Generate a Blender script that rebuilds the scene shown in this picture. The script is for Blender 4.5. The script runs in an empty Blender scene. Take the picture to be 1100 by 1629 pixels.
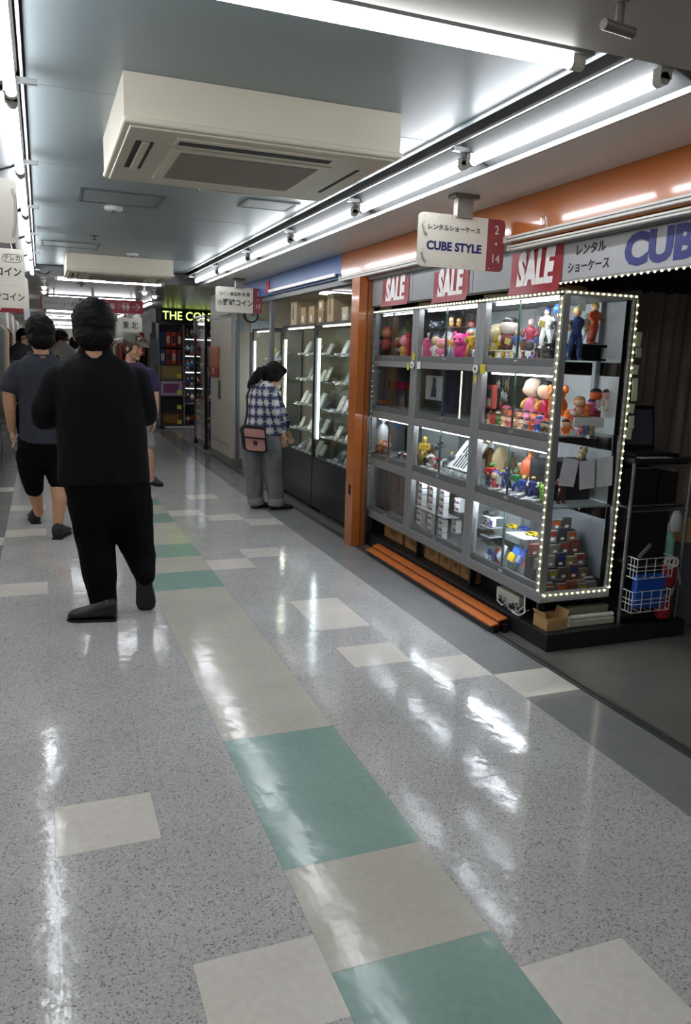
import bpy, bmesh, math, random
from mathutils import Vector, Matrix, noise
random.seed(11)
SC = bpy.context.scene
COL = SC.collection
# ------------------------------------------------------------------ camera
FPX, IW, IH = 1236.8, 1100.0, 1629.0
YAW, PIT, ROL = math.radians(21.355), math.radians(-11.155), math.radians(1.854)
CAMP = Vector((0, 0, 1.5))
_f = Vector((math.sin(YAW)*math.cos(PIT), math.cos(YAW)*math.cos(PIT), math.sin(PIT)))
_r = Vector((math.cos(YAW), -math.sin(YAW), 0))
_u = _r.cross(_f)
CR = math.cos(ROL)*_r + math.sin(ROL)*_u
CU = -math.sin(ROL)*_r + math.cos(ROL)*_u
cd = bpy.data.cameras.new('camera'); cam = bpy.data.objects.new('camera', cd); COL.objects.link(cam)
cam.matrix_world = Matrix(((CR.x, CU.x, -_f.x, CAMP.x), (CR.y, CU.y, -_f.y, CAMP.y), (CR.z, CU.z, -_f.z, CAMP.z), (0, 0, 0, 1)))
cd.sensor_fit = 'VERTICAL'; cd.sensor_height = 36.0; cd.lens = FPX/IH*36.0; cd.clip_start = 0.05; cd.clip_end = 200
SC.camera = cam
# ------------------------------------------------------------------ world and exposure
SC.view_settings.view_transform = 'Standard'; SC.view_settings.look = 'None'; SC.view_settings.gamma = 1.0
SC.view_settings.use_curve_mapping = False
SC.view_settings.exposure = -0.1
TUBE, TUBE_FAR = 30.0, 24.0          # emission of the ceiling tubes
LED, CASE_LED, COIN_TUBE = 14.0, 45.0, 22.0
w = bpy.data.worlds.new('world'); SC.world = w; w.use_nodes = True
w.node_tree.nodes['Background'].inputs[0].default_value = (0.75, 0.78, 0.8, 1)
w.node_tree.nodes['Background'].inputs[1].default_value = 0.22

def on(ax, val, x, y):
    """point of the vertical or horizontal plane (axis ax = val) seen at photo pixel x, y"""
    d = CR*((x-IW/2)/FPX) - CU*((y-IH/2)/FPX) + _f
    return CAMP + d*((val-CAMP[ax])/d[ax])
def ppm(p):
    return FPX/((Vector(p)-CAMP).dot(_f))

# ------------------------------------------------------------------ materials
def lin(c):
    if isinstance(c, str):
        c = c.lstrip('#'); c = [int(c[i:i+2], 16)/255 for i in (0, 2, 4)]
    return tuple(((x/12.92) if x <= .04045 else ((x+.055)/1.055)**2.4) for x in c)
MC = {}
def M(col, rough=.5, metal=0.0, var=.08, vs=25.0, bump=0.0, bs=150.0, spec=.5, emit=0.0, coat=0.0, sss=0.0, trans=0.0):
    key = (str(col), rough, metal, var, vs, bump, bs, spec, emit, coat, trans)
    if key in MC: return MC[key]
    m = bpy.data.materials.new('mat_%d' % len(MC)); m.use_nodes = True
    nt = m.node_tree; N = nt.nodes; L = nt.links; b = N['Principled BSDF']
    c = lin(col)
    b.inputs['Roughness'].default_value = rough; b.inputs['Metallic'].default_value = metal
    b.inputs['Specular IOR Level'].default_value = spec
    if coat: b.inputs['Coat Weight'].default_value = coat; b.inputs['Coat Roughness'].default_value = .08
    if trans: b.inputs['Transmission Weight'].default_value = trans
    if emit:
        b.inputs['Emission Color'].default_value = (*c, 1); b.inputs['Emission Strength'].default_value = emit
    tc = N.new('ShaderNodeTexCoord')
    nz = N.new('ShaderNodeTexNoise'); nz.inputs['Scale'].default_value = vs; nz.inputs['Detail'].default_value = 4
    L.new(tc.outputs['Object'], nz.inputs['Vector'])
    mr = N.new('ShaderNodeMapRange'); mr.inputs[1].default_value = .3; mr.inputs[2].default_value = .7
    mr.inputs[3].default_value = 1-var; mr.inputs[4].default_value = 1+var
    L.new(nz.outputs['Fac'], mr.inputs[0])
    mx = N.new('ShaderNodeVectorMath'); mx.operation = 'SCALE'; mx.inputs[0].default_value = c
    L.new(mr.outputs[0], mx.inputs['Scale']); L.new(mx.outputs[0], b.inputs['Base Color'])
    if bump:
        n2 = N.new('ShaderNodeTexNoise'); n2.inputs['Scale'].default_value = bs; n2.inputs['Detail'].default_value = 3
        L.new(tc.outputs['Object'], n2.inputs['Vector'])
        bp = N.new('ShaderNodeBump'); bp.inputs['Strength'].default_value = bump; bp.inputs['Distance'].default_value = .01
        L.new(n2.outputs['Fac'], bp.inputs['Height']); L.new(bp.outputs[0], b.inputs['Normal'])
    MC[key] = m
    return m
def newmat(name):
    m = bpy.data.materials.new(name); m.use_nodes = True
    return m, m.node_tree.nodes, m.node_tree.links, m.node_tree.nodes['Principled BSDF']
def glow(col, s):
    key = ('glow', str(col), s)
    if key in MC: return MC[key]
    m, N, L, b = newmat('glow_%d' % len(MC))
    b.inputs['Base Color'].default_value = (.9, .9, .9, 1)
    b.inputs['Emission Color'].default_value = (*lin(col), 1); b.inputs['Emission Strength'].default_value = s
    MC[key] = m; return m
def glassmat(tint=(.93, .96, .95), f=1.0):
    key = ('glass', tint, f)
    if key in MC: return MC[key]
    m, N, L, b = newmat('glass_%d' % len(MC)); N.remove(b)
    t = N.new('ShaderNodeBsdfTransparent'); t.inputs[0].default_value = (*tint, 1)
    g = N.new('ShaderNodeBsdfGlossy'); g.inputs['Roughness'].default_value = .03; g.inputs[0].default_value = (f, f, f, 1)
    fr = N.new('ShaderNodeFresnel'); ge = N.new('ShaderNodeNewGeometry'); io = N.new('ShaderNodeMapRange')   # same reflectance on both faces of a thin pane
    io.inputs[3].default_value = 1.42; io.inputs[4].default_value = 1/1.42; L.new(ge.outputs['Backfacing'], io.inputs[0]); L.new(io.outputs[0], fr.inputs[0])
    mx = N.new('ShaderNodeMixShader'); L.new(fr.outputs[0], mx.inputs[0]); L.new(t.outputs[0], mx.inputs[1]); L.new(g.outputs[0], mx.inputs[2])
    L.new(mx.outputs[0], N['Material Output'].inputs[0]); MC[key] = m
    return m
def floor_mat(name, base, speck=True, rough=.10, chips=((0, '#4e4e50'), (.045, '#8f8f8f'), (.16, '#b9b8b7'), (.6, '#c3c2c0'), (.9, '#d2d0cd'))):
    m, N, L, b = newmat(name)
    g = N.new('ShaderNodeNewGeometry')
    big = N.new('ShaderNodeTexNoise'); big.inputs['Scale'].default_value = 3.0; big.inputs['Detail'].default_value = 5
    L.new(g.outputs['Position'], big.inputs['Vector'])
    mr = N.new('ShaderNodeMapRange'); mr.inputs[1].default_value = .3; mr.inputs[2].default_value = .7; mr.inputs[3].default_value = .93; mr.inputs[4].default_value = 1.06
    L.new(big.outputs['Fac'], mr.inputs[0])
    sc = N.new('ShaderNodeVectorMath'); sc.operation = 'SCALE'; L.new(mr.outputs[0], sc.inputs['Scale'])
    if speck:
        v = N.new('ShaderNodeTexVoronoi'); v.inputs['Scale'].default_value = 210; L.new(g.outputs['Position'], v.inputs['Vector'])
        sp = N.new('ShaderNodeSeparateColor'); L.new(v.outputs['Color'], sp.inputs[0])
        r = N.new('ShaderNodeValToRGB'); r.color_ramp.interpolation = 'CONSTANT'
        while len(r.color_ramp.elements) < len(chips): r.color_ramp.elements.new(.5)
        for e, (p, c) in zip(r.color_ramp.elements, chips): e.position = p; e.color = (*lin(c), 1)
        L.new(sp.outputs[0], r.inputs[0])
        v2 = N.new('ShaderNodeTexVoronoi'); v2.inputs['Scale'].default_value = 330; L.new(g.outputs['Position'], v2.inputs['Vector'])
        mx = N.new('ShaderNodeMix'); mx.data_type = 'RGBA'; mx.inputs[0].default_value = .35
        s2 = N.new('ShaderNodeSeparateColor'); L.new(v2.outputs['Color'], s2.inputs[0])
        r2 = N.new('ShaderNodeValToRGB'); r2.color_ramp.elements[0].color = (*lin('#9a9b9b'), 1); r2.color_ramp.elements[1].color = (*lin('#d4d3d1'), 1)
        L.new(s2.outputs[1], r2.inputs[0])
        L.new(r.outputs[0], mx.inputs[6]); L.new(r2.outputs[0], mx.inputs[7]); L.new(mx.outputs[2], sc.inputs[0])
    else:
        f2 = N.new('ShaderNodeTexNoise'); f2.inputs['Scale'].default_value = 40; f2.inputs['Detail'].default_value = 6; L.new(g.outputs['Position'], f2.inputs['Vector'])
        m2 = N.new('ShaderNodeMapRange'); m2.inputs[1].default_value = .3; m2.inputs[2].default_value = .7; m2.inputs[3].default_value = .94; m2.inputs[4].default_value = 1.05
        L.new(f2.outputs['Fac'], m2.inputs[0])
        s0 = N.new('ShaderNodeVectorMath'); s0.operation = 'SCALE'; s0.inputs[0].default_value = lin(base); L.new(m2.outputs[0], s0.inputs['Scale']); L.new(s0.outputs[0], sc.inputs[0])
    L.new(sc.outputs[0], b.inputs['Base Color'])
    # scuffed wax: roughness and gentle waves
    n3 = N.new('ShaderNodeTexNoise'); n3.inputs['Scale'].default_value = 5; n3.inputs['Detail'].default_value = 6; L.new(g.outputs['Position'], n3.inputs['Vector'])
    m3 = N.new('ShaderNodeMapRange'); m3.inputs[3].default_value = rough-.05; m3.inputs[4].default_value = rough+.07; L.new(n3.outputs['Fac'], m3.inputs[0]); L.new(m3.outputs[0], b.inputs['Roughness'])
    n4 = N.new('ShaderNodeTexNoise'); n4.inputs['Scale'].default_value = 14; n4.inputs['Detail'].default_value = 3; L.new(g.outputs['Position'], n4.inputs['Vector'])
    bp = N.new('ShaderNodeBump'); bp.inputs['Strength'].default_value = .10; bp.inputs['Distance'].default_value = .01
    L.new(n4.outputs['Fac'], bp.inputs['Height']); L.new(bp.outputs[0], b.inputs['Normal'])
    return m

# ------------------------------------------------------------------ mesh builder
class MB:
    def __init__(s): s.v = []; s.f = []; s.m = []; s.s = []; s.mi = 0; s.smooth = False
    def add(s, vs, fs):
        o = len(s.v); s.v += [tuple(p) for p in vs]
        for f in fs: s.f.append([i+o for i in f]); s.m.append(s.mi); s.s.append(s.smooth)
        return s
    def box(s, x0, x1, y0, y1, z0, z1):
        return s.add([(x0, y0, z0), (x1, y0, z0), (x1, y1, z0), (x0, y1, z0), (x0, y0, z1), (x1, y0, z1), (x1, y1, z1), (x0, y1, z1)],
                     [(0, 3, 2, 1), (4, 5, 6, 7), (0, 1, 5, 4), (1, 2, 6, 5), (2, 3, 7, 6), (3, 0, 4, 7)])
    def obox(s, c, size, R=None):
        c = Vector(c); R = R or Matrix.Identity(3); hx, hy, hz = [k/2 for k in size]
        P = [c+R@Vector((a*hx, b*hy, d*hz)) for d in (-1, 1) for a, b in ((-1, -1), (1, -1), (1, 1), (-1, 1))]
        return s.add(P, [(0, 3, 2, 1), (4, 5, 6, 7), (0, 1, 5, 4), (1, 2, 6, 5), (2, 3, 7, 6), (3, 0, 4, 7)])
    def loft(s, rings, caps=True, close=True):
        n = len(rings[0]); vs = [p for r in rings for p in r]; fs = []
        for i in range(len(rings)-1):
            for j in range(n if close else n-1):
                k = (j+1) % n; fs.append((i*n+j, i*n+k, (i+1)*n+k, (i+1)*n+j))
        if caps: fs.append(tuple(range(n))[::-1]); fs.append(tuple(range((len(rings)-1)*n, len(rings)*n)))
        return s.add(vs, fs)
    def cyl(s, p0, p1, r0, r1=None, n=12, caps=True):
        return s.tube([p0, p1], [r0, r0 if r1 is None else r1], n, caps)
    def tube(s, pts, r, n=8, caps=True):
        pts = [Vector(p) for p in pts]; rr = r if isinstance(r, (list, tuple)) else [r]*len(pts)
        rings = []; a = None
        for i, p in enumerate(pts):
            d = (pts[min(i+1, len(pts)-1)]-pts[max(i-1, 0)]).normalized()
            if a is None: a = d.orthogonal().normalized()
            else: a = (a-d*a.dot(d)).normalized()
            b = d.cross(a)
            rings.append([p+(a*math.cos(t)+b*math.sin(t))*rr[i] for t in [2*math.pi*k/n for k in range(n)]])
        return s.loft(rings, caps)
    def ell(s, c, r, nu=12, nv=8, R=None):
        c = Vector(c); R = R or Matrix.Identity(3); rings = []
        for i in range(1, nv):
            ph = -math.pi/2+math.pi*i/nv
            rings.append([c+R@Vector((r[0]*math.cos(ph)*math.cos(t), r[1]*math.cos(ph)*math.sin(t), r[2]*math.sin(ph))) for t in [2*math.pi*k/nu for k in range(nu)]])
        n = nu; vs = [p for q in rings for p in q]; lo = len(vs); vs += [c+R@Vector((0, 0, -r[2])), c+R@Vector((0, 0, r[2]))]; fs = []
        for i in range(len(rings)-1):
            for j in range(n): k = (j+1) % n; fs.append((i*n+j, i*n+k, (i+1)*n+k, (i+1)*n+j))
        for j in range(n):
            k = (j+1) % n; fs.append((lo, k, j)); b = (len(rings)-1)*n; fs.append((lo+1, b+j, b+k))
        return s.add(vs, fs)
    def lathe(s, prof, c=(0, 0, 0), n=14):
        c = Vector(c)
        return s.loft([[c+Vector((max(r, 1e-4)*math.cos(t), max(r, 1e-4)*math.sin(t), z)) for t in [2*math.pi*k/n for k in range(n)]] for r, z in prof])
    def prism(s, poly, fn, t0, t1):
        n = len(poly); vs = [fn(a, b, t0) for a, b in poly]+[fn(a, b, t1) for a, b in poly]
        return s.add(vs, [tuple(range(n))[::-1], tuple(range(n, 2*n))]+[(i, (i+1) % n, n+(i+1) % n, n+i) for i in range(n)])
    def torus(s, c, R_, r, ax=(0, 0, 1), n=20, k=8):
        q = Vector((0, 0, 1)).rotation_difference(Vector(ax)).to_matrix(); c = Vector(c); rings = []
        for i in range(n):
            t = 2*math.pi*i/n; d = Vector((math.cos(t), math.sin(t), 0))
            rings.append([c+q@(d*(R_+r*math.cos(u))+Vector((0, 0, r*math.sin(u)))) for u in [2*math.pi*j/k for j in range(k)]])
        rings.append(rings[0]); return s.loft(rings, False)
    def mesh(s, name, mats, bevel=0.0, seg=2):
        me = bpy.data.meshes.new(name); me.from_pydata(s.v, [], s.f)
        for m in (mats if isinstance(mats, (list, tuple)) else [mats]): me.materials.append(m)
        me.polygons.foreach_set('material_index', s.m); me.polygons.foreach_set('use_smooth', s.s)
        bm = bmesh.new(); bm.from_mesh(me)
        bmesh.ops.recalc_face_normals(bm, faces=bm.faces)
        if bevel:
            ed = [e for e in bm.edges if len(e.link_faces) == 2 and e.calc_face_angle(0) > .6]
            bmesh.ops.bevel(bm, geom=ed, offset=bevel, segments=seg, affect='EDGES', profile=.5, clamp_overlap=True)
        bm.to_mesh(me); bm.free(); me.update()
        return me
    def build(s, name, mats, parent=None, bevel=0.0, seg=2):
        return link(bpy.data.objects.new(name, s.mesh(name, mats, bevel, seg)), parent)
WT = {}
def link(o, parent=None):
    """parts are modelled in world coordinates; keep them there under their parent"""
    COL.objects.link(o)
    if parent is not None:
        o.parent = parent; o.location = -WT.get(parent.name, Vector((0, 0, 0)))
    return o
def tag(o, label=None, cat=None, group=None, kind=None):
    if label: o['label'] = label
    if cat: o['category'] = cat
    if group: o['group'] = group
    if kind: o['kind'] = kind
    return o
def thing(name, label, cat, loc, group=None, kind=None):
    o = bpy.data.objects.new(name, None); o.empty_display_size = .05; COL.objects.link(o); o.location = loc; WT[o.name] = Vector(loc)
    return tag(o, label, cat, group, kind)
def struct(name, mb, mat, label=None, bevel=0.0):
    o = mb.build(name, mat, None, bevel); o['kind'] = 'structure'
    if label: o['label'] = label
    return o
def text(body, size, org, xd, yd, mat, parent, bold=0.0, sx=1.0, sy=1.0, align='LEFT', name='lettering', depth=.0006, space=1.0, shear=0.0, lines=1.0):
    c = bpy.data.curves.new('tmp_text', 'FONT'); c.body = body; c.size = size; c.offset = bold; c.extrude = depth; c.align_x = align; c.align_y = 'CENTER'
    c.space_character = space; c.shear = shear; c.space_line = lines; c.resolution_u = 3
    o = bpy.data.objects.new('tmp_text', c); COL.objects.link(o); bpy.context.view_layer.update()
    me = bpy.data.meshes.new_from_object(o.evaluated_get(bpy.context.evaluated_depsgraph_get())); bpy.data.objects.remove(o); bpy.data.curves.remove(c)
    xd = Vector(xd).normalized(); yd = Vector(yd).normalized(); zd = xd.cross(yd); org = Vector(org)
    for v in me.vertices: v.co = org+xd*(v.co.x*sx)+yd*(v.co.y*sy)+zd*v.co.z
    me.materials.clear(); me.materials.append(mat); me.name = name
    return link(bpy.data.objects.new(name, me), parent)
def rrect(w, h, r, n=5):
    p = []
    for cx, cy, a in ((w/2-r, h/2-r, 0), (-w/2+r, h/2-r, 90), (-w/2+r, -h/2+r, 180), (w/2-r, -h/2+r, 270)):
        p += [(cx+r*math.cos(math.radians(a+90*k/n)), cy+r*math.sin(math.radians(a+90*k/n))) for k in range(n+1)]
    return p
def dup(root, loc, rotz=0.0, scale=None):
    r = root.copy(); COL.objects.link(r); r.location = loc; r.rotation_euler = (0, 0, rotz)
    if scale: r.scale = scale
    for ch in list(root.children):
        c = ch.copy(); COL.objects.link(c); c.parent = r
        for g in list(ch.children):
            d = g.copy(); COL.objects.link(d); d.parent = c
    return r
WHITE = M('#e8e6e0', .45); STEEL = M('#9a9c9d', .35, .6); ALU = M('#8b8c8d', .42, .35, var=.04); DARK = M('#161618', .6); CHROME = M('#cfd0d0', .2, .9)
BLACKP = M('#101012', .35); GLASS = glassmat(); ORANGE = M('#ab5f25', .24, 0, var=.05, vs=4, bump=.05, bs=7, coat=.6)
INK = M('#1b1b1f', .5); NAVY = M('#1f2266', .5); REDP = M('#a9202c', .5); PAPER = M('#e4e4e2', .7)
# ================================================================== THE SETTING
Y0, Y1 = -3.6, 34.0
floor = struct('floor', MB().box(-3.2, 2.325, Y0, Y1, -.06, -.003), M('#6a6a69', .6), 'glossy tiled corridor floor of speckled grey with a coloured centre strip')
TZ = floor_mat('terrazzo', None)
TW = floor_mat('tile_white', '#e0dbd3', False, .11); TG = floor_mat('tile_teal', '#8fada4', False, .12)
TB = floor_mat('tile_beige', '#c6c3b8', False, .11); TD = floor_mat('tile_dark', '#8a8b8c', False, .14)
P = .2762; KY = lambda k: 1.423+P*k
XE = [-.645, -.335, -.02, .293, .612]; XR = [1.07, 1.39, 1.705, 2.012, 2.32]
tmesh = {}
def tile(x0, x1, y0, y1, mat):
    w_, d_ = round(x1-x0-.0006, 4), round(y1-y0-.0006, 4); key = (w_, d_, mat.name)
    if key not in tmesh:
        tmesh[key] = MB().box(-w_/2, w_/2, -d_/2, d_/2, -.0045, 0).mesh('floor_tile', mat)
    o = bpy.data.objects.new('floor_tile', tmesh[key]); COL.objects.link(o); o.parent = floor; o.location = ((x0+x1)/2, (y0+y1)/2, 0)
    return o
whites = {(.293, 0), (1.07, -1), (-.02, 3), (2.012, 5), (1.705, 6), (1.39, 7), (1.39, 9), (1.39, 10), (-.335, 13), (1.07, 14), (1.39, 15), (1.705, 19), (1.39, 20), (-.335, 19),
          (1.07, 21), (1.39, 24), (-.645, 18), (-.645, 27), (-.335, 23)}
cols = list(zip(XE[:-1], XE[1:]))+list(zip(XR[:-1], XR[1:]))
far = MB(); farw = MB(); fard = MB(); farg = MB(); farb = MB()
for x0, x1 in cols:
    for k in range(-3, 100):
        dark = x0 in (-.645, 2.012)
        wht = (x0, k) in whites
        if k < 21:
            tile(x0, x1, KY(k), KY(k+1), TW if wht else TD if dark else TZ)
        elif wht or k < 28:
            (farw if wht else fard if dark else far).box(x0+.0006, x1-.0006, KY(k)+.0006, KY(k+1)-.0006, -.0045, 0)
    far_ = fard if x0 in (-.645, 2.012) else far
    far_.box(x0, x1, KY(28), Y1 if x0 >= -.4 else 12.0, -.0045, 0)
    far_.box(x0, x1, Y0, KY(-3), -.0045, 0)
teal = {-1, 1, 2, 8, 10, 13, 15, 18, 21, 23, 26}
for j in range(-2, 70):
    y0 = 1.56+.416*j; mt = TG if (j in teal or (j > 26 and j % 4 == 1)) else TB
    if j < 14: tile(.612, 1.07, y0, y0+.416, mt)
    else: (farg if mt is TG else farb).box(.612, 1.07, y0, y0+.416, -.0045, 0)
farb.box(.612, 1.07, Y0, 1.56-.832, -.0045, 0)
for mb, mt, nm in ((far, TZ, 'far_speckled_tiles'), (farw, TW, 'far_white_tiles'), (fard, TD, 'far_dark_tiles'), (farg, TG, 'far_green_tiles'), (farb, TB, 'far_beige_tiles')):
    o = mb.build(nm, mt, floor); o['kind'] = 'stuff'
# cross corridor floor on both sides beyond the shop rows
o = MB().box(-3.2, -.645, 12.0, 15.4, -.0045, 0).box(2.32, 3.6, 11.8, 16.2, -.0045, 0).build('crossing_tiles', TZ, floor); o['kind'] = 'stuff'
struct('trim_1', MB().box(2.325, 2.332, Y0, 11.8, -.02, .006).box(2.352, 2.359, Y0, 11.8, -.02, .006).box(2.332, 2.352, Y0, 11.8, -.02, -.006).box(2.359, 2.378, Y0, 11.8, -.02, .003),
       M('#77797a', .32, .7), 'steel shutter track set in the floor along the shop fronts')
SHOPF = M('#6e6c67', .38, 0, var=.14, vs=2.5, bump=.02, bs=60)
struct('floor_right', MB().box(2.378, 6.0, Y0, 11.8, -.06, 0), SHOPF, 'plain dark grey shop floor')

# ------------------------------------------------------------------ ceiling
VOID = M('#2a2c2d', .8); SOF = M('#c4c2be', .42, 0, var=.03, vs=3); BLUEC = M('#848f91', .36, .15, var=.05, vs=1.4, bump=.05, bs=2.5)
struct('ceiling', MB().box(-.7, 2.4, Y0, Y1, 2.62, 2.66), VOID)
for nm, a, b in (('ceiling_panel', 2.02, 10.0), ('ceiling_panel_near', Y0, 1.16)):
    p = MB()
    p.box(-.012, 1.688, a, b, 2.46, 2.478)
    o = struct(nm, p, BLUEC, 'pale blue-grey glossy ceiling panel')
    sm = MB()
    y = a+1.32
    while y < b-.3: sm.box(-.012, 1.688, y-.002, y+.002, 2.4592, 2.46); y += 1.32
    sm.build('shading_strip', M('#7d8788', .5), o)  # slightly darker strips stand in for soft shading bands on the panel
for nm, x0, x1 in (('right', 1.90, 2.34), ('left', -.66, -.215)):
    struct('ceiling_soffit_'+nm, MB().box(x0, x1, Y0, 10.25, 2.34, 2.36).box(x0 if nm == 'right' else x1-.012, (x0+.012) if nm == 'right' else x1, Y0, 10.25, 2.36, 2.61), SOF, 'grey-beige soffit board over the shop fronts')
struct('trim_2', MB().box(1.884, 1.9, 1.93, 10.25, 2.332, 2.352).box(1.694, 1.704, 1.93, 10.25, 2.414, 2.424), M('#a3a39f', .35, .3), 'bright metal edge along the right light cove')
struct('trim_3', MB().box(-.215, -.199, 1.93, 10.25, 2.332, 2.352).box(-.03, -.02, 1.93, 10.25, 2.43, 2.44), M('#a3a39f', .35, .3), 'bright metal edge along the left light cove')
struct('ceiling_beam_near', MB().box(-.215, 1.9, 1.16, 1.925, 2.34, 2.62), M('#918f8a', .45, 0, var=.03, vs=3), 'grey transverse ceiling beam at the top of the view')
struct('ceiling_far', MB().box(-3.2, 3.6, 10.25, 34, 2.34, 2.4), M('#8f8d88', .3, 0, var=.04, vs=2), 'flat grey ceiling of the crossing and the corridor beyond')

TUBEM = glow('#f6f9ff', TUBE); TUBEF = glow('#f6f9ff', TUBE_FAR); REFL = M('#7b7d7e', .4, var=.02); SOCK = M('#b9b8b2', .4)
def long_fixture(y0, y1, side, label):
    mir = (lambda x: x) if side > 0 else (lambda x: 1.715-x)
    t = thing('fluorescent_fixture', label, 'ceiling light', (mir(1.8), (y0+y1)/2, 2.4), 'tubes of the right light cove' if side > 0 else 'tubes of the left light cove')
    prof = [(1.752, 2.435), (1.772, 2.385), (1.802, 2.382), (1.882, 2.352), (1.882, 2.358), (1.804, 2.388), (1.776, 2.391), (1.757, 2.437)]
    MB().prism(prof, lambda a, b, t_: (mir(a), t_, b), y0-.005, y1+.005).build('reflector', REFL, t)
    MB().cyl((mir(1.775), y0+.035, 2.352), (mir(1.775), y1-.035, 2.352), .0165, n=12).build('tube', TUBEM, t)
    for a, b in ((y0, y0+.035), (y1-.035, y1)):
        MB().cyl((mir(1.775), a, 2.352), (mir(1.775), b, 2.352), .019, n=12).box(min(mir(1.758), mir(1.80)), max(mir(1.758), mir(1.80)), a, b, 2.352, 2.384).build('socket', SOCK, t)
    MB().box(min(mir(1.69), mir(1.78)), max(mir(1.69), mir(1.78)), y1-.01, y1+.012, 2.392, 2.41).build('bracket', STEEL, t)
    return t
ords = ['nearest', 'second', 'third', 'fourth', 'fifth', 'sixth', 'seventh']
for i, (a, b) in enumerate(((2.03, 3.19), (3.23, 4.45), (4.54, 5.74), (5.85, 7.04), (7.16, 8.38), (8.50, 9.72))):
    long_fixture(a, b, 1, '%s lit white tube fixture in the right-hand ceiling cove' % ords[i])
for i, (a, b) in enumerate(((1.96, 3.12), (3.2, 4.4), (4.46, 5.71), (5.83, 7.02), (7.14, 8.36), (8.48, 10.1))):
    long_fixture(a, b, -1, '%s lit white tube fixture in the left-hand ceiling cove' % ords[i])
for i, (a, b) in enumerate(((-1.6, -.45), (-.35, .85))):
    for s in (1, -1):
        long_fixture(a, b, s, '%s lit tube fixture of the %s cove behind the near beam' % (('rear', 'front')[i], 'right' if s > 0 else 'left'))
def cross_fixture(x0, x1, y, z, label, mat=TUBEM, base=2.34):
    t = thing('fluorescent_fixture', label, 'ceiling light', ((x0+x1)/2, y, base))
    MB().box(x0-.04, x1+.06, y-.03, y+.03, z+.018, base).build('reflector', REFL, t)
    MB().cyl((x0, y, z), (x1, y, z), .0165, n=12).build('tube', mat, t)
    for a, b in ((x0-.035, x0), (x1, x1+.04)):
        MB().cyl((a, y, z), (b, y, z), .019, n=12).box(a, b, y-.018, y+.018, z, z+.02).build('socket', SOCK, t)
    return t
t = cross_fixture(.22, 1.40, 1.985, 2.325, 'bright tube fixture across the corridor along the near beam', glow('#fbfcfb', TUBE*.55), base=2.36)
MB().box(.2, 1.44, 1.925, 1.96, 2.36, 2.46).build('mounting_plate', REFL, t)
t = cross_fixture(.22, 1.42, 10.18, 2.325, 'bright tube fixture across the corridor below the far cassette', base=2.36)
MB().box(-.21, 1.89, 10.2, 10.245, 2.345, 2.47).build('mounting_plate', REFL, t)
MB().tube([(-.02, 10.17, 2.41), (.03, 10.17, 2.37), (.08, 10.17, 2.36), (.14, 10.17, 2.4)], .006, 6).build('cable', M('#33332f', .6), t)

# ------------------------------------------------------------------ cassette air conditioners
CREAM = M('#d6cfbd', .42, 0, var=.04, vs=3); GRILLE = M('#8d867b', .55, 0, var=.1, vs=60, bump=.3, bs=400)
def cassette(dy, dx, sc, label):
    t = thing('air_conditioner', label, 'air conditioner', (.83+dx, 3.5+dy, 2.46))
    b = lambda x0, x1, y0, y1, z0, z1: MB().box(x0+dx, x1+dx, y0+dy, y1+dy, z0, z1)
    b(.305, 1.372, 3.04, 3.99, 2.312, 2.459).build('casing', CREAM, t)
    pn = b(.30, 1.38, 3.02, 4.0, 2.288, 2.312).build('panel', CREAM, t, .012, 3)
    b(.325, 1.355, 3.045, 3.975, 2.28, 2.289).build('inner_panel', M('#cdc7b6', .4, var=.03), t, .006)
    b(.50, 1.14, 3.10, 3.21, 2.274, 2.283).build('air_outlet', CREAM, t, .004)
    b(.515, 1.12, 3.135, 3.185, 2.2725, 2.2745).build('outlet_slot', DARK, t)
    b(.50, 1.16, 3.255, 3.83, 2.274, 2.283).build('grille_frame', CREAM, t, .004)
    g = b(.545, 1.115, 3.30, 3.78, 2.2715, 2.2745).build('grille', GRILLE, t)
    sl = MB()
    for k in range(22): sl.box(.548+dx, 1.112+dx, 3.305+dy+k*.0216, 3.312+dy+k*.0216, 2.2705, 2.2716)
    sl.build('grille_slats', M('#9a9388', .5), g)
    for k, (xa, xb) in enumerate(((.365, .385), (.418, .432))):
        b(xa, xb, 3.22, 3.68, 2.2775, 2.2805).build('outlet_slot', DARK, t)
    v = b(.387, .416, 3.22, 3.68, 2.270, 2.2795).build('louver', CREAM, t, .003)
    b(1.27, 1.285, 3.25, 3.75, 2.2775, 2.2805).build('outlet_slot', DARK, t)
    b(.75, 1.0, 3.985, 4.012, 2.279, 2.288).build('catch', CREAM, t)
    return t
cassette(0, 0, 1, 'large cream cassette air conditioner hanging from the ceiling in front')
cassette(5.62, -.03, 1, 'smaller-looking cream cassette air conditioner above the far cross tube')
# ------------------------------------------------------------------ small ceiling fittings
def hatch(x0, x1, y0, y1, label, mat, cat, name):
    t = thing(name, label, cat, ((x0+x1)/2, (y0+y1)/2, 2.46))
    fr = MB(); e = .022
    for a in ((x0, x1, y0, y0+e), (x0, x1, y1-e, y1), (x0, x0+e, y0+e, y1-e), (x1-e, x1, y0+e, y1-e)): fr.box(*a, 2.452, 2.4595)
    fr.build('frame', M('#5c6263', .4, .3), t); MB().box(x0+e+.004, x1-e-.004, y0+e+.004, y1-e-.004, 2.4555, 2.4595).build('panel', mat, t)
    return t
hatch(.26, .77, 5.22, 5.66, 'flat grey access hatch in the ceiling behind the large cassette', M('#7d898a', .35, .15), 'hatch', 'ceiling_hatch')
t = hatch(1.24, 1.58, 5.0, 5.3, 'small louvred ceiling vent right of the large cassette', M('#c9cccb', .4), 'vent', 'ceiling_vent')
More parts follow.
